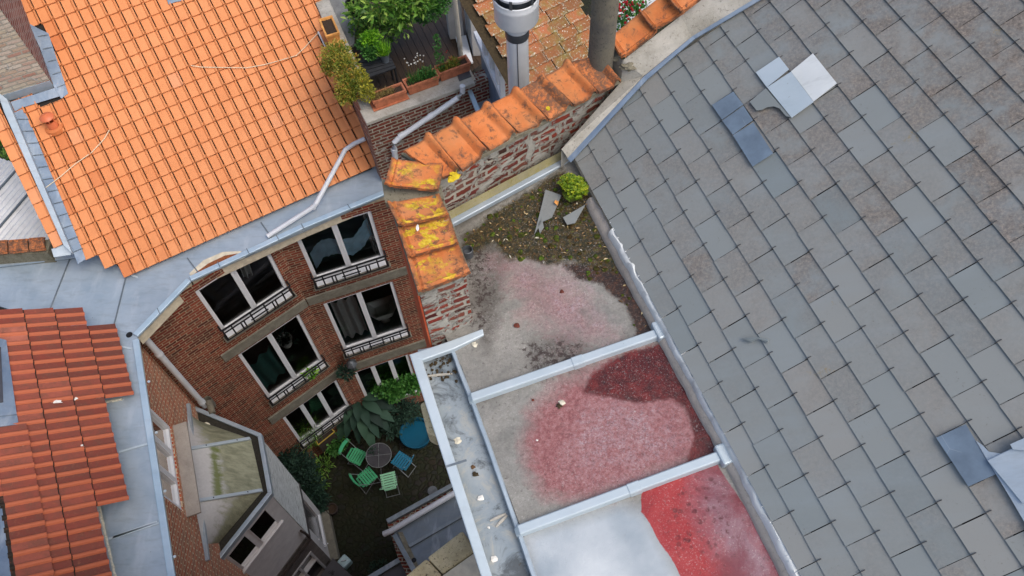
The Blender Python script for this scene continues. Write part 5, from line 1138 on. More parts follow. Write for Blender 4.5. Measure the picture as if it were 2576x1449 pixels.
ch = plant('chives', 'green chives with round white seed heads in the middle ledge planter', C2+zt, 'leaf_ivy', lambda m: (grass(m, C2+zt, TW.t, .42, .12, 260, .18, .010, 2, .35), m.cloud(C2+zt+TW.t*.12+V3(0, 0, .07), .15, .08, .09, 260, .04, .022, 4)))
mb = MB(); st_m = MB(); r = random.Random(6)
for k in range(18):
    p = C2+zt+TW.t*r.uniform(-.2, .1)+V3(r.uniform(-.05, .05), r.uniform(-.03, .09), 0); e = p+V3(r.uniform(-.07, .05), r.uniform(.02, .14), r.uniform(.25, .40)); st_m.tube([p, (p+e)/2+V3(.01, .01, .02), e], .0025, 4); mb.blob(e, .013, 1, .2, seed=k, rnd=r.random())
mb.build('flower_head', 'flower_white', ch); st_m.build('stalk', 'leaf_dry', ch)
rs = plant('red_sage', 'upright leafy stem with two red flowers between the ledge planters', P(1110, 160, TZ+.15), 'leaf_ivy', lambda m: [m.cloud(P(1110, 178, TZ+.16)+V3(-.01*k, .055*k, .085*k), .09-.012*k, .07-.01*k, .06, 44, .045, .024, k) for k in range(6)])
mb = MB(); [mb.blob(P(u, v, TZ+.6), .012, 1, .3, seed=u, rnd=.5) for u, v in ((1124, 128), (1131, 146), (1122, 132), (1134, 149))]; mb.build('flower', 'flower_red', rs)
plant('herb', 'sparse green herb with dry stalks in the planter next to the cream downpipe', C3+zt, 'leaf_olive', lambda m: (grass(m, C3+zt-TW.t*.06, TW.t, .36, .12, 260, .10, .010, 7, .6), m.cloud(C3+zt+TW.t*.02+V3(0, 0, .06), .09, .06, .08, 120, .05, .02, 3)))
plant('bush', 'olive and yellow mixed bush spilling over the orange roof edge', P(853, 150, TZ), 'leaf_olive', lambda m: [m.cloud(P(u, v, z), rx, rx, rx*.8, n, .055, .02, s) for u, v, z, rx, n, s in ((848, 140, 10.9, .24, 1500, 1), (872, 170, 10.9, .22, 1200, 2), (835, 165, 10.75, .18, 800, 3), (882, 218, 10.75, .24, 1500, 4), (870, 240, 10.65, .16, 700, 5))])
plant('yellow_shrub', 'small bright yellow shrub between the olive bush and the dry grass planter', P(915, 212, TZ), 'leaf_yellow', lambda m: [m.cloud(P(u, v, 10.8), .12, .10, .12, 380, .045, .022, s) for u, v, s in ((908, 195, 1), (918, 215, 2), (922, 236, 3))])
TG = [('leafy_shrub', 'broad leaved shrub with pale shoots along the back of the terrace', 'leaf_green', [(950, -6, 11.2, .38, 420, .14, .05), (1005, 14, 11.0, .32, 360, .14, .05), (905, 34, 10.7, .24, 220, .12, .045), (1045, -4, 11.1, .3, 320, .14, .05), (1000, 62, 10.7, .2, 130, .13, .05)]), ('round_shrub', 'small leaved dense shrub at the terrace back near the grey piers', 'leaf_ivy', [(1085, 12, 10.8, .27, 1100, .05, .03), (1064, 40, 10.4, .16, 450, .05, .03), (1102, 0, 10.8, .22, 700, .05, .03)]), ('low_shrub', 'low shrub with fine pale leaves in front of the tall terrace shrub', 'leaf_green', [(975, 50, 10.3, .24, 700, .055, .03), (935, 56, 10.3, .22, 600, .055, .03), (1015, 44, 10.2, .18, 420, .055, .03), (905, 78, 10.2, .20, 450, .055, .03), (980, 85, 10.0, .16, 300, .055, .03)]), ('mint', 'bright lime green pot herb behind the dark slatted bench', 'leaf_bright', [(932, 98, 10.6, .15, 520, .055, .035)]), ('parsley', 'deep green leafy herb standing on the dark slatted bench', 'leaf_ivy', [(932, 130, 10.5, .14, 520, .05, .03), (915, 112, 10.5, .12, 320, .05, .03)])]
for nm, lab, mt, cl_ in TG: plant(nm, lab, P(cl_[0][0], cl_[0][1], 9.75), mt, lambda m, cl_=cl_: [m.cloud(P(u, v, z), rx, rx, rx*.8, n, L_, w_, i) for i, (u, v, z, rx, n, L_, w_) in enumerate(cl_)])
bz = 10.25; q = [P(u, v, bz) for u, v in ((902, 150), (979, 138), (996, 171), (924, 197))]
tb = thing('slatted_bench', 'dark grey slatted garden bench on the wooden deck', 'bench', (q[0]+q[2])/2+V3(0, 0, -.55))
for k in range(5):
    a, b = q[0].lerp(q[3], (k+.06)/5), q[0].lerp(q[3], (k+.90)/5); c_, d_ = q[1].lerp(q[2], (k+.90)/5), q[1].lerp(q[2], (k+.06)/5); mb = MB(); mb.prism([a, b, c_, d_], V3(0, 0, -.025)); mb.build('slat', 'black_table', tb)
for p in q: 
    mb = MB(); p_ = p.lerp((q[0]+q[2])/2, .08); mb.tube([p_-V3(0, 0, .02), p_-V3(0, 0, .55)], .02, 6); mb.build('leg', 'black_table', tb)
c = P(966, 135, bz+.16); c.z = bz; bk = thing('chive_pot', 'metal bucket of tall green chives on the slatted bench', 'plant pot', c)
mb = MB(); mb.lathe(c, [(.06, 0), (.08, .15), (.085, .16), (.075, .16), (.07, .12), (0, .12)], 20); mb.build('bucket', 'steel_bucket', bk); mb = MB(); grass(mb, c+V3(0, 0, .12), V3(1, 0, 0), .12, .12, 300, .28, .010, 3, .3); mb.build('foliage', 'leaf_bright', bk)
c = P(895, 35, 10.4); mb = MB(); mb.lathe(c, [(.10, 0), (.14, .25), (.12, .25), (.10, .1), (0, .1)], 16); tag(mb.build('plant_pot', 'mark_black', None, origin=c), 'black pot among the leaves at the back of the terrace', 'plant pot')
plant('salvia', 'red flowering plant glimpsed beyond the concrete flue', P(1590, 30, 14), 'leaf_ivy', lambda m: m.cloud(P(1585, 40, 14.2), .22, .2, .16, 700, .05, .022, 5))
mb = MB(); r = random.Random(4)
for k in range(40): mb.blob(P(r.uniform(1555, 1625), r.uniform(0, 65), 14.45), r.uniform(.01, .018), 1, .3, seed=k, rnd=r.random())
o_ = mb.build('flower', 'flower_red', bpy.data.objects['salvia'])
mb = MB(); mb.prism(poly([(1540, -40), (1680, -60), (1650, 60), (1545, 110)], 13.9), V3(0, 0, -.05)); tag(mb.build('neighbour_terrace', 'pale_render', None, origin=P(1590, 20, 13.9)), 'pale paved terrace corner under the red flowering plant', 'terrace')

# ================================================================ BAY with zinc roof in the corner of the yard
ZB = 6.0
B0, B1, B2, B3 = P(487, 1020, ZB), P(657, 1090, ZB), P(684, 1240, ZB), P(522, 1445, ZB)
bay = thing('bay_extension', 'two storey bay with algae stained zinc roof and weathered white cladding', 'building', V3((B1.x+B3.x)/2, (B1.y+B3.y)/2, G))
def inset(pts, d):
    out = []; n = len(pts)
    for i in range(n):
        p = pts[i]; t0 = (p-pts[i-1]).normalized() if i else (pts[1]-p).normalized(); t1 = (pts[i+1]-p).normalized() if i < n-1 else t0
        n0, n1 = V3(t0.y, -t0.x), V3(t1.y, -t1.x); b = (n0+n1).normalized(); out.append(p+b*d/max(.35, b.dot(n0)))
    return out
OUT = [B0, B1, B2, B3]
sgn = 1 if (inset(OUT, .1)[1]-B1).dot(V3(-6.2, 4.2)-V3(B1.x, B1.y)) > 0 else -1
I1, I2, I3 = inset(OUT, sgn*.075), inset(OUT, sgn*.10), inset(OUT, sgn*.23)
mb = MB()
for i in range(3):
    a, b, c_, d_ = OUT[i], OUT[i+1], I1[i+1], I1[i]; mb.prism([a, b, c_, d_], V3(0, 0, -.14))
mb.build('gutter_edge', 'zinc', bay, bevel=.008)
mb = MB()
for i in range(3): mb.prism([p+V3(0, 0, -.07) for p in (I1[i], I1[i+1], I3[i+1], I3[i])], V3(0, 0, -.03))
mb.build('gutter_trough', 'dark_silt', bay)
def wwp(u, v): s, z = WW.sz(u, v, .0); return WW.p(s, z, .01)
bk0, bk1 = wwp(468, 1018), wwp(516, 1412); h0b, h1b = wwp(474, 1131), wwp(487, 1263)
zf = ZB-.03
f0, f3 = I3[0]+V3(0, 0, -.03), I3[3]+V3(0, 0, -.03); f1, f2 = P(631, 1104, zf), P(661, 1234, zf); g1, g2 = I3[1]+V3(0, 0, -.03), I3[2]+V3(0, 0, -.03)
def patch(mb, a, b, c_, d_, al, bd, n=14):   # a-b back edge, d-c front edge
    vs = []; A1 = []; A2 = []
    for j in range(n+1):
        for i in range(n+1):
            x, y = i/n, j/n; p = (a*(1-x)+b*x)*(1-y)+(d_*(1-x)+c_*x)*y; vs.append(p+V3(0, 0, .012*noise.noise(p*3.5)-.02*math.sin(math.pi*x)*math.sin(math.pi*y))); A1.append(al(x, y)); A2.append(bd(x, y))
    o = mb.add(vs, [(j*(n+1)+i, (j+1)*(n+1)+i, (j+1)*(n+1)+i+1, j*(n+1)+i+1) for j in range(n) for i in range(n)], True); mb.vattr(o, algae=A1, band=A2)
mb = MB(); patch(mb, bk0, h0b, f1, f0, lambda x, y: min(1, .2+y*1.1), lambda x, y: 0)
patch(mb, h0b, h1b, f2, f1, lambda x, y: max(0, min(1, (y-.22)*2.5)), lambda x, y: math.exp(-((y-.36+.05*(x-.5))/.09)**2)*1.1)
patch(mb, h1b, bk1, f3, f2, lambda x, y: max(0, min(.9, (y-.25)*1.6)), lambda x, y: .45*math.exp(-((y-.42)/.16)**2))
mb.build('zinc_roof', 'algae_zinc', bay)
mb = MB()
for a, b in ((h0b, f1), (h1b, f2)):
    d = (b-a).normalized(); n = V3(-d.y, d.x).normalized(); mb.obox(a-n*.03, b-a, n*.06, V3(0, 0, .06))
mb.build('hip_batten', 'zinc_light', bay, bevel=.008)
mb = MB()
for a, b in ((h0b, f1), (h1b, f2)):
    for t in (.28, .78): mb.lathe(a.lerp(b, t)+V3(0, 0, .055), [(0, .012), (.012, .01), (.016, 0)], 8)
mb.each('batten_bolt', 'dark_metal', bay)
mb = MB(); mb.obox(bk0+V3(0, 0, -.03), bk1-bk0, WW.n*.06, V3(0, 0, .06)); mb.build('wall_flashing', 'zinc', bay)
mb = MB(); d = (I3[1]-I3[0]).normalized(); mb.box(I3[1]-d*.22+V3(0, 0, -.06), .16, .05, .05, math.atan2(d.y, d.x)); tag(mb.build('wood_offcut', 'wood_offcut', None, origin=I3[1]-d*.22), 'short yellow wood offcut lying in the bay gutter', 'wood')
mb = MB(); mb.blob(I3[0].lerp(I3[1], .30)+V3(0, 0, -.03), .05, 2, .4, (1.5, 1, .6), 4); tag(mb.build('brick_shard', 'clump_pale', None, origin=I3[0].lerp(I3[1], .3)), 'pinkish rubble shard in the dark bay gutter near the drainpipe', 'debris')
W_ = inset(OUT, sgn*.06); NE = Wall(W_[1], W_[2]); SE = Wall(W_[2], W_[3]); NN = Wall(W_[0], W_[1], (-4, 7))
mb = MB(); NN.face(mb, 0, NN.L, G, ZB-.13); mb.build('brick_side', 'facade_brick', bay)
zc = 3.2
mb = MB(); NE.face(mb, 0, NE.L, zc, ZB-.13)
k = 0; z = zc
while z < ZB-.2:
    a = NE.p(0, z, .004); mb.add([NE.p(0, z, .024), NE.p(NE.L, z, .024), NE.p(NE.L, z+.115, .006), NE.p(0, z+.115, .006), NE.p(0, z, 0), NE.p(NE.L, z, 0)], [(0, 1, 2, 3), (0, 4, 5, 1)]); z += .105
mb.build('cladding', 'clapboard', bay)
mb = MB(); NE.face(mb, 0, NE.L, G, zc, [(.22, NE.L-.22, G+.75, zc-.25)], .06); mb.build('lower_wall', 'grey_paint', bay)
mb = MB(); NE.box(mb, -.02, NE.L+.02, zc-.13, zc+.0, -.02, .035); mb.build('skirt_board', 'brown_door', bay)
mb = MB(); mb.add([NE.p(.22, G+.75, -.05), NE.p(NE.L-.22, G+.75, -.05), NE.p(NE.L-.22, zc-.25, -.05), NE.p(.22, zc-.25, -.05)], [(0, 1, 2, 3)]); mb.build('glazing', 'glass_top', bay)
mb = MB(); NE.box(mb, .20, NE.L-.16, G+.68, G+.75, -.05, .05); mb.build('window_sill', 'white_paint', bay)
mb = MB(); q = NE.p(NE.L-.12, G+1.0, .05); mb.tube([q+V3(0, 0, .5), q, q+NE.n*.05+V3(0, 0, -.05), q+NE.n*.09+V3(0, 0, .04)], .012, 8); mb.build('hook', 'white_paint', bay)
mb = MB(); NE.box(mb, -.0, NE.L+.05, G, G+.28, 0, .18); mb.build('plinth', 'band_concrete', bay)
wa = [SE.sz(*q) for q in ((664, 1285), (697, 1317), (662, 1359), (627, 1331))]; wb = [SE.sz(*q) for q in ((613, 1349), (648, 1377), (615, 1422), (575, 1396))]
def bb(w): return (min(p[0] for p in w[:2]+w[3:]), max(p[0] for p in w), (w[2][1]+w[1][1])/2, (w[0][1]+w[3][1])/2)
# panes as seen: upper edge and lower edge run along the wall
za0, za1 = (wa[1][1]+wa[2][1])/2, (wa[0][1]+wa[3][1])/2
sa0, sa1 = (wa[0][0]+wa[1][0])/2, (wa[2][0]+wa[3][0])/2; sb0, sb1 = (wb[0][0]+wb[1][0])/2, (wb[2][0]+wb[3][0])/2
za0 -= .05; za1 += .03; sa0 -= .04; sa1 += .03; sb0 -= .03; sb1 += .04
ops = [(sa0, sa1, za0, za1), (sb0, sb1, za0, za1)]
mb = MB(); SE.face(mb, 0, SE.L, zc, ZB-.13, ops, .02); SE.box(mb, sa0-.07, sb1+.07, za0-.10, za0-.03, 0, .05); SE.box(mb, -.0, SE.L, ZB-.20, ZB-.13, 0, .05); mb.build('upper_wall', 'grey_paint', bay)
for op in ops:
    mb = MB(); a, b, c_, d_ = op; fw = .045
    fw = .02; SE.box(mb, a, a+fw, c_, d_, -.02, .012); SE.box(mb, b-fw, b, c_, d_, -.02, .012); SE.box(mb, a+fw, b-fw, d_-fw, d_, -.02, .012); SE.box(mb, a+fw, b-fw, c_, c_+fw, -.02, .012); SE.box(mb, a-.02, b+.02, c_-.035, c_-.002, -.02, .06)
    f = mb.build('window', 'grey_paint', bay); mb = MB(); mb.add([SE.p(a, c_, -.01), SE.p(b, c_, -.01), SE.p(b, d_, -.01), SE.p(a, d_, -.01)], [(0, 1, 2, 3)]); mb.build('pane', 'window_glass', f)
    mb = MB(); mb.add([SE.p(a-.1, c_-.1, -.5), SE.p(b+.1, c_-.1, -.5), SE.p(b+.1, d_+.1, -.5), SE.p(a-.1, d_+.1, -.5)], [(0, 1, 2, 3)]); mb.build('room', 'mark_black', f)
mb = MB(); SE.face(mb, 0, SE.L, G, zc, [(.18, SE.L-.1, G+.1, zc-.75)], .1)
for k in range(40): SE.box(mb, k*SE.L/40+.006, (k+1)*SE.L/40-.006, zc-.70, zc, 0, .015)
mb.build('ribbed_wall', 'ribbed_wall', bay)
mb = MB(); mb.add([SE.p(.18, G+.1, -.08), SE.p(SE.L-.1, G+.1, -.08), SE.p(SE.L-.1, zc-.75, -.08), SE.p(.18, zc-.75, -.08)], [(0, 1, 2, 3)]); mb.build('glass_door', 'glass_top', bay)
mb = MB()
for x in (.18, .55, 1.0): SE.box(mb, x, x+.05, G+.1, zc-.75, -.08, .02)
SE.box(mb, .18, SE.L-.1, G+1.05, G+1.10, -.08, .025); SE.box(mb, .18, SE.L-.1, zc-.80, zc-.74, -.08, .02); mb.build('door_frame', 'grey_paint', bay)
mb = MB()
for z in (zc+.02, zc-.08): mb.tube([SE.p(.02, z, .10), SE.p(SE.L, z, .10)], .018, 8)
mb.tube([SE.p(.05, zc+.5, .03), SE.p(.03, zc+.3, .08), SE.p(.03, zc+.05, .10)], .026, 8)
for x in (.12, .30, .36, .62, .98, 1.04, 1.3): mb.tube([SE.p(x, zc-.08, .10), SE.p(x, zc+.02, .10)], .014, 6)
mb.build('pipe_rail', 'dark_pot', bay)
mb = MB(); mb.lathe(F1.p(.22, 0, .12), [(.075, 5.80), (.08, 6.06), (.07, 6.06), (.06, 5.9), (0, 5.9)], 14); mb.tube([F1.p(.22, 6.0, .12), B0.lerp(B1, .28)+V3(0, 0, -.02)], .06, 10); mb.build('gutter_inlet', 'pipe_concrete', bay)

# ================================================================ COURTYARD FURNITURE
def gpt(u, v, z=0.0): return P(u, v, G+z)
def chair(c, bk, mat, label):
    zs = .44; C_ = gpt(*c, zs); back = gpt(*bk, zs)-C_; back.z = 0; back.normalize(); side = V3(-back.y, back.x); C0 = V3(C_.x, C_.y, G)
    t = thing('folding_chair', label, 'chair', C0, 'folding chairs round the garden table'); w, d = .36, .36
    o = lambda s_, b_, z: C0+side*s_+back*b_+V3(0, 0, z)
    for k in range(6):
        b0 = -d/2+k*d/6; mb = MB(); mb.obox(o(-w/2, b0+.006, zs-.012), side*w, back*(d/6-.016), V3(0, 0, .016)); mb.build('seat_slat', mat, t, bevel=.003)
    mb = MB()
    for s_ in (-.13, .13): mb.obox(o(s_-.012, -d/2, zs-.03), side*.024, back*(d+.05), V3(0, 0, .018))
    mb.obox(o(-.13, d/2+.02, zs-.026), side*.26, back*.016, V3(0, 0, .02)); mb.obox(o(-.13, d/2+.045, zs-.026), side*.26, back*.016, V3(0, 0, .02)); mb.build('seat_frame', mat, t)
    for s_ in (-.17, .17):
        mb = MB(); mb.tube([o(s_, -.20, .0), o(s_, .12, zs), o(s_, .30, .84)], .010, 6); mb.build('leg', 'steel_leg', t)
        mb = MB(); mb.tube([o(s_*.9, .26, .0), o(s_*.9, -.16, zs-.02)], .010, 6); mb.build('leg', 'steel_leg', t)
    mb = MB(); mb.tube([o(-.17, .26, .02), o(.17, .26, .02)], .008, 6); mb.tube([o(-.17, -.19, .02), o(.17, -.19, .02)], .008, 6); mb.build('foot_bar', 'steel_leg', t)
    for z0 in (.74,):
        mb = MB(); vs = []
        for i in range(9):
            x = -1+i/4; vs += [o(x*.20, .275+.035*(1-x*x), z0-.0), o(x*.20, .315+.035*(1-x*x), z0+.11-.03*x*x)]
        mb.add(vs, [(2*i, 2*i+2, 2*i+3, 2*i+1) for i in range(8)]); ob = mb.build('backrest', mat, t); sm = ob.modifiers.new('solid', 'SOLIDIFY'); sm.thickness = .014
chair((898, 1148), (868, 1134), 'chair_green', 'mid green slatted folding chair nearest the big leaved plant, its back to the left')
chair((924, 1198), (895, 1222), 'chair_green', 'mid green slatted folding chair turned askew, between the pale chair and the other green one')
chair((977, 1207), (984, 1245), 'chair_pale', 'pale mint slatted folding chair on the side of the low roof')
chair((1008, 1158), (1036, 1176), 'chair_blue', 'blue slatted folding chair beside the tub')
c = gpt(952, 1145, .70); c0_ = V3(c.x, c.y, G); t = thing('garden_table', 'small round dark table with a pale metal ring between four folding chairs', 'table', c0_)
mb = MB(); mb.lathe(c0_, [(0, .70), (.29, .70), (.29, .685), (0, .685)], 32); mb.build('tabletop', 'glass_top', t)
mb = MB(); mb.tube([c0_+V3(.30*math.cos(a*.2094), .30*math.sin(a*.2094), .70) for a in range(31)], .008, 6, False)
for a in (.1, .1+math.pi/2): mb.tube([c0_+V3(.29*math.cos(a), .29*math.sin(a), .706), c0_-V3(.29*math.cos(a), .29*math.sin(a), -.706)], .005, 6)
mb.build('rim', 'steel_leg', t)
for k in range(3):
    a = k*2.09+.4; mb = MB(); mb.tube([c0_+V3(.08*math.cos(a), .08*math.sin(a), .69), c0_+V3(.05*math.cos(a), .05*math.sin(a), .35), c0_+V3(.26*math.cos(a), .26*math.sin(a), 0)], .009, 6); mb.build('leg', 'steel_leg', t)
mb = MB(); mb.cloud(c0_+V3(-.12, .1, .72), .14, .10, .04, 50, .06, .03, 3); tag(mb.build('table_litter', 'leaf_dark', None, origin=c0_+V3(0, 0, .7)), 'dark leaves fallen on the round garden table', 'leaves')
c = gpt(1047, 1092, .25); c.z = G; t = thing('tub', 'large round blue plastic tub on the cobbles', 'tub', c)
mb = MB(); mb.lathe(c, [(.30, 0), (.375, .33), (.40, .345), (.40, .36), (.37, .36), (.30, .05), (0, .04)], 40); mb.build('shell', 'tub_blue', t)
mb = MB(); mb.lathe(c, [(.352, .25), (0, .25)], 32); mb.build('water', 'tub_blue', t)
hc = gpt(914, 1030, .55); t = thing('hosta', 'big dark leaved plant spreading its broad leaves beside the garden table', 'plant', V3(hc.x, hc.y, G))
mb = MB(); r = random.Random(12)
for k in range(46):
    a = k*2.399; rad = .14+.86*((k+1)/46); L = r.uniform(.50, .68); wd_ = L*.46; z0 = 1.05-.55*(k/46); d = V3(math.cos(a), math.sin(a), 0); sd_2 = V3(-d.y, d.x); base_ = hc+d*rad*.45+V3(0, 0, z0-.35); vs = []; n = 7
    for i in range(n+1):
        f = i/n; wdt = wd_*(math.sin(math.pi*min(1, f*.94+.04))**.8)*(1-.2*f); p = base_+d*L*f+V3(0, 0, .10*math.sin(f*2.2)-.30*f*f*(.4+k/46)); vs += [p-sd_2*wdt/2+V3(0, 0, .035*math.sin(math.pi*f)), p, p+sd_2*wdt/2+V3(0, 0, .035*math.sin(math.pi*f))]
    b_ = r.random(); mb.add(vs, [(3*i+q, 3*i+q+1, 3*i+q+4, 3*i+q+3) for i in range(n) for q in range(2)], True, rnd=b_)
mb.build('leaves', 'leaf_dark', t)
mb = MB(); mb.tube([V3(hc.x, hc.y, G), hc+V3(0, 0, .2)], .07, 8); mb.build('stem', 'bark', t)
ic = P(992, 962, 2.3); t = thing('ivy_hedge', 'bright green small leaved hedge against the ground floor window', 'hedge', V3(ic.x, ic.y, G))
mb = MB(); [mb.cloud(P(u, v, 2.2)+V3(0, 0, 0), .30, .22, .30, 900, .075, .06, i) for i, (u, v) in enumerate(((960, 970), (995, 962), (1030, 965), (985, 985)))]; mb.build('foliage', 'leaf_ivy', t); mb = MB(); mb.tube([V3(ic.x, ic.y, G), ic], .05, 6); mb.build('trunk', 'bark', t)
bx = [P(u, v, 1.75) for u, v in ((791, 1101), (828, 1073), (841, 1086), (800, 1119))]
t = thing('trough_planter', 'dark planting trough with a yellow rim under the ground floor window', 'planter', (bx[0]+bx[2])/2+V3(0, 0, G-1.75)+V3(0, 0, 0))
mb = MB(); mb.prism([p+V3(0, 0, -.06) for p in bx], V3(0, 0, -.5)); mb.build('box', 'dark_pot', t); mb = MB()
for i in range(4): mb.tube([bx[i], bx[(i+1) % 4]], .014, 6)
mb.build('rim', 'yellow_trim', t)
def bush(name, label, mt, spots, n, L, w_, trunk=True):
    u, v, z, r_ = spots[0]; c = P(u, v, z); t = thing(name, label, 'plant', V3(c.x, c.y, G)); mb = MB()
    for i, (u, v, z, r_) in enumerate(spots): mb.cloud(P(u, v, z), r_, r_, r_*.9, n, L, w_, i+int(u))
    mb.build('foliage', mt, t); mb = MB(); mb.tube([V3(c.x, c.y, G), c], .03, 6); mb.build('stem', 'bark', t)
bush('spiky_plant', 'fine spiky plant at the left corner of the ground floor window', 'leaf_green', [(774, 1076, 2.2, .28), (770, 1098, 1.9, .26)], 260, .16, .012)
bush('young_shrub', 'small yellow green shrub beside the trough planter', 'leaf_ivy', [(850, 1112, 1.3, .22), (838, 1122, 1.2, .18)], 300, .09, .05)
bush('dark_shrub', 'dark bushy shrub against the brick wall and the white cladding', 'leaf_dark', [(738, 1150, 1.6, .40), (758, 1190, 1.5, .42), (715, 1140, 2.0, .30), (778, 1225, 1.3, .34), (795, 1260, 1.2, .26)], 700, .11, .045)
bush('fern', 'dark feathery fern between the big leaved plant and the blue tub', 'leaf_dark', [(1000, 1040, 1.4, .34), (1025, 1035, 1.3, .28), (985, 1075, 1.2, .26)], 420, .14, .03)
bush('creeper', 'dark low creeper along the foot of the white cladding', 'leaf_dark', [(725, 1185, 1.5, .30), (742, 1215, 1.3, .28), (760, 1240, 1.2, .26)], 380, .10, .04)
bush('grassy_clump', 'low dark clump between the shrub and the flower pots', 'leaf_green', [(800, 1215, 1.1, .22), (812, 1170, 1.1, .22)], 200, .12, .02)
def pot(u, v, r_, h, label, mat='dark_pot'):
    c = gpt(u, v, h); c.z = G; t = thing('flower_pot', label, 'plant pot', c, 'pots in the yard'); mb = MB(); mb.lathe(c, [(r_*.72, 0), (r_*.95, h*.85), (r_*1.05, h*.86), (r_*1.05, h), (r_*.88, h), (r_*.85, h*.8), (0, h*.8)], 20); mb.build('pot', mat, t); mb = MB(); mb.lathe(c, [(r_*.86, h*.82), (0, h*.84)], 16); mb.build('soil', 'soil', t)
pot(834, 1279, .13, .28, 'largest round dark flower pot standing right of the two by the bay'); pot(812, 1285, .10, .24, 'smaller dark flower pot standing on a slab by the bay'); pot(813, 1408, .12, .3, 'empty dark pot tucked behind the lidded box')
mb = MB(); mb.prism([gpt(u, v, .16) for u, v in ((802, 1290), (820, 1286), (824, 1297), (804, 1302))], V3(0, 0, -.15)); tag(mb.build('stone_slab', 'band_concrete', None, origin=gpt(812, 1294)), 'small stone slab under the flower pot at the bay', 'slab')
mb = MB(); mb.prism([gpt(u, v, .1) for u, v in ((818, 1380), (843, 1372), (847, 1398), (824, 1402))], V3(0, 0, -.1)); mb.lathe(gpt(829, 1386, .1), [(.035, .003), (0, .003)], 12); tag(mb.build('paving_slab', 'mossy_mortar', None, origin=gpt(830, 1388)), 'square mossy slab with a hole by the bay foot', 'slab')
q = [gpt(u, v, .85) for u, v in ((805, 1449), (838, 1402), (862, 1424), (890, 1452))]
q = [gpt(801, 1455, .85), gpt(837, 1404, .85), gpt(892, 1456, .85), gpt(860, 1500, .85)]
t = thing('lidded_box', 'dark grey lidded box with a black script mark at the bottom of the yard', 'box', (q[0]+q[2])/2+V3(0, 0, -.85))
mb = MB(); mb.prism([p+V3(0, 0, -.06) for p in q], V3(0, 0, -.78)); mb.build('body', 'mark_black', t, bevel=.01); mb = MB(); cc = (q[0]+q[2])/2; mb.prism([p.lerp(cc, -.02) for p in q], V3(0, 0, -.05)); mb.build('lid', 'box_dark', t, bevel=.012)
mb = MB(); A_ = q[0].lerp(q[1], .42).lerp(cc, .30)+V3(0, 0, .003); e1 = (q[1]-q[0]).normalized(); e2 = (q[2]-q[1]).normalized()
def stroke(pts): mb.tube([A_+e1*x+e2*y for x, y in pts], .0055, 5)
stroke([(.05, .02), (.02, .0), (0, .02), (.01, .045), (.04, .05)]); stroke([(.06, .06), (.10, .05), (.06, .075), (.09, .085)]); stroke([(.02, .07), (.05, .07), (.06, .09), (.03, .10), (.02, .07)]); stroke([(.0, .11), (.11, .10)]); stroke([(.04, .12), (.06, .125)]); mb.build('script_mark', 'mark_black', t)
c = gpt(864, 1410, .3); c.z = G; t = thing('jerrycan', 'pale blue white plastic canister with a handle on the cobbles', 'canister', c); az_ = math.atan2(e2.y, e2.x)
mb = MB(); mb.box(c, .24, .24, .27, az_); mb.build('can', 'jerry_white', t, bevel=.04); mb = MB(); mb.tube([c+V3(-.05, -.01, .27), c+V3(-.04, -.01, .31), c+V3(.04, .01, .31), c+V3(.05, .01, .27)], .012, 6); mb.build('handle', 'white_paint', t)
mb = MB(); mb.lathe(gpt(1088, 1235), [(.11, .004), (.12, .02), (.10, .02), (0, .006)], 16); tag(mb.build('drain_cover', 'dark_metal', None, origin=gpt(1088, 1235)), 'small round drain cover among the cobbles near the low roof', 'drain')
# low outbuilding roof at the bottom
ZS = 3.2
ob = thing('outbuilding', 'low flat roofed outbuilding with dark zinc sheets and a grey pipe on top', 'building', P(1080, 1330, G))
mb = MB(); mb.prism(poly([(972, 1310), (1150, 1205), (1300, 1400), (1100, 1600), (1000, 1400)], ZS-.12), V3(0, 0, -(ZS-.12-G))); mb.build('wall', 'terrace_brick', ob)
mb = MB(); mb.prism(poly([(985, 1326), (1160, 1225), (1300, 1400), (1120, 1560), (1040, 1440)], ZS-.03), V3(0, 0, -.05)); mb.build('roof_sheet', 'zinc_dark', ob)
mb = MB(); mb.prism(poly([(970, 1306), (1150, 1206), (1155, 1216), (976, 1316)], ZS+.04), V3(0, 0, -.12)); mb.build('edge_trim', 'zinc_grime', ob, bevel=.008)
mb = MB(); mb.prism(poly([(985, 1346), (996, 1341), (1060, 1455), (1050, 1466)], ZS+.04), V3(0, 0, -.12)); mb.build('edge_trim', 'zinc_grime', ob, bevel=.008)
mb = MB(); mb.prism(poly([(1000, 1338), (1012, 1338), (1056, 1430), (1042, 1436)], ZS+.0), V3(0, 0, -.02)); mb.build('gutter_trough', 'mossy_mortar', ob); mb = MB(); mb.lathe(P(1041, 1409, ZS), [(.05, .006), (0, .006)], 12); mb.build('gutter_hole', 'mark_black', ob)
mb = MB(); a, b = P(1031, 1378, ZS), P(1180, 1292, ZS); t_ = (b-a).normalized(); mb.obox(a, b-a, V3(-t_.y, t_.x)*.06, V3(0, 0, .05)); mb.build('roof_rib', 'zinc_grime', ob)
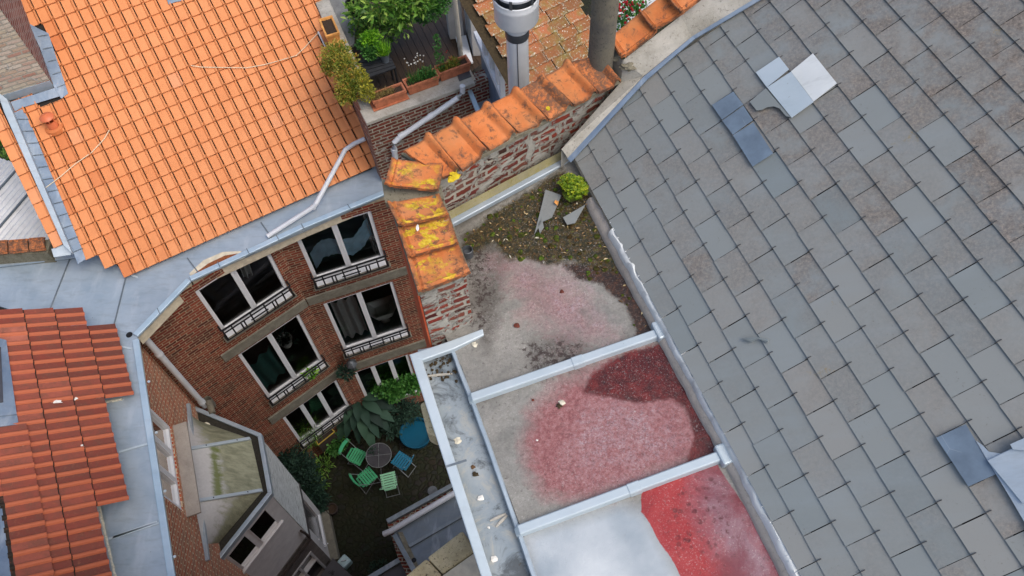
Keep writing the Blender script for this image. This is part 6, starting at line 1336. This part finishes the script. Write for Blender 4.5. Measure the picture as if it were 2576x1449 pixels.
mb = MB(); mb.tube([P(966, 1343, ZS+.02), P(982, 1336, ZS+.10), P(1170, 1224, ZS+.10)], .06, 12); mb.build('roof_pipe', 'pvc_grey', ob)
lo_ = thing('lower_shed', 'second lower flat roof at the very bottom of the yard', 'building', P(1000, 1440, G))
mb = MB(); mb.prism(poly([(925, 1455), (1012, 1396), (1090, 1500), (1000, 1600)], 2.8), V3(0, 0, -(2.8-G))); mb.build('wall', 'box_dark', lo_); mb = MB(); mb.prism(poly([(922, 1450), (1012, 1396), (1018, 1406), (930, 1460)], 2.92), V3(0, 0, -.1)); mb.build('edge_trim', 'zinc_grime', lo_)
mb = MB(); c = P(955, 1435, 1.5); mb.cloud(c, .25, .22, .2, 300, .08, .03, 3); tag(mb.build('dark_plant', 'leaf_dark', None, origin=c), 'dark plant at the bottom edge beside the lower shed', 'plant')
ZC = 13.0
cw = thing('stone_capped_wall', 'wall with lichen speckled stone coping and white rendered ledge under the gutter', 'wall', P(1100, 1420, G))
mb = MB(); mb.prism(poly([(1000, 1465), (1072, 1404), (1112, 1446), (1060, 1500)], ZC), V3(0, 0, -.14)); mb.build('coping_stone', 'lichen_stone', cw, bevel=.02)
mb = MB(); mb.prism(poly([(1074, 1402), (1162, 1334), (1200, 1384), (1114, 1444)], ZC), V3(0, 0, -.14)); mb.build('coping_stone', 'lichen_stone', cw, bevel=.02)
mb = MB(); mb.prism(poly([(1060, 1500), (1116, 1446), (1200, 1386), (1260, 1460), (1160, 1600)], ZC+.02), V3(0, 0, -.1)); mb.build('white_ledge', 'cream_paint', cw)
mb = MB(); mb.prism(poly([(1010, 1468), (1164, 1345), (1260, 1460), (1140, 1600)], ZC-.14), V3(0, 0, -(ZC-.14-G))); mb.build('body', 'wing_brick', cw)

mb = MB(); mb.obox(V3(-6.5, .9, G), V3(6.6, 0, 0), V3(0, -.3, 0), V3(0, 0, 12.6)); mb.build('rear_shade_wall', 'wing_brick', wing)  # unseen wall closing the yard, added to shade the courtyard
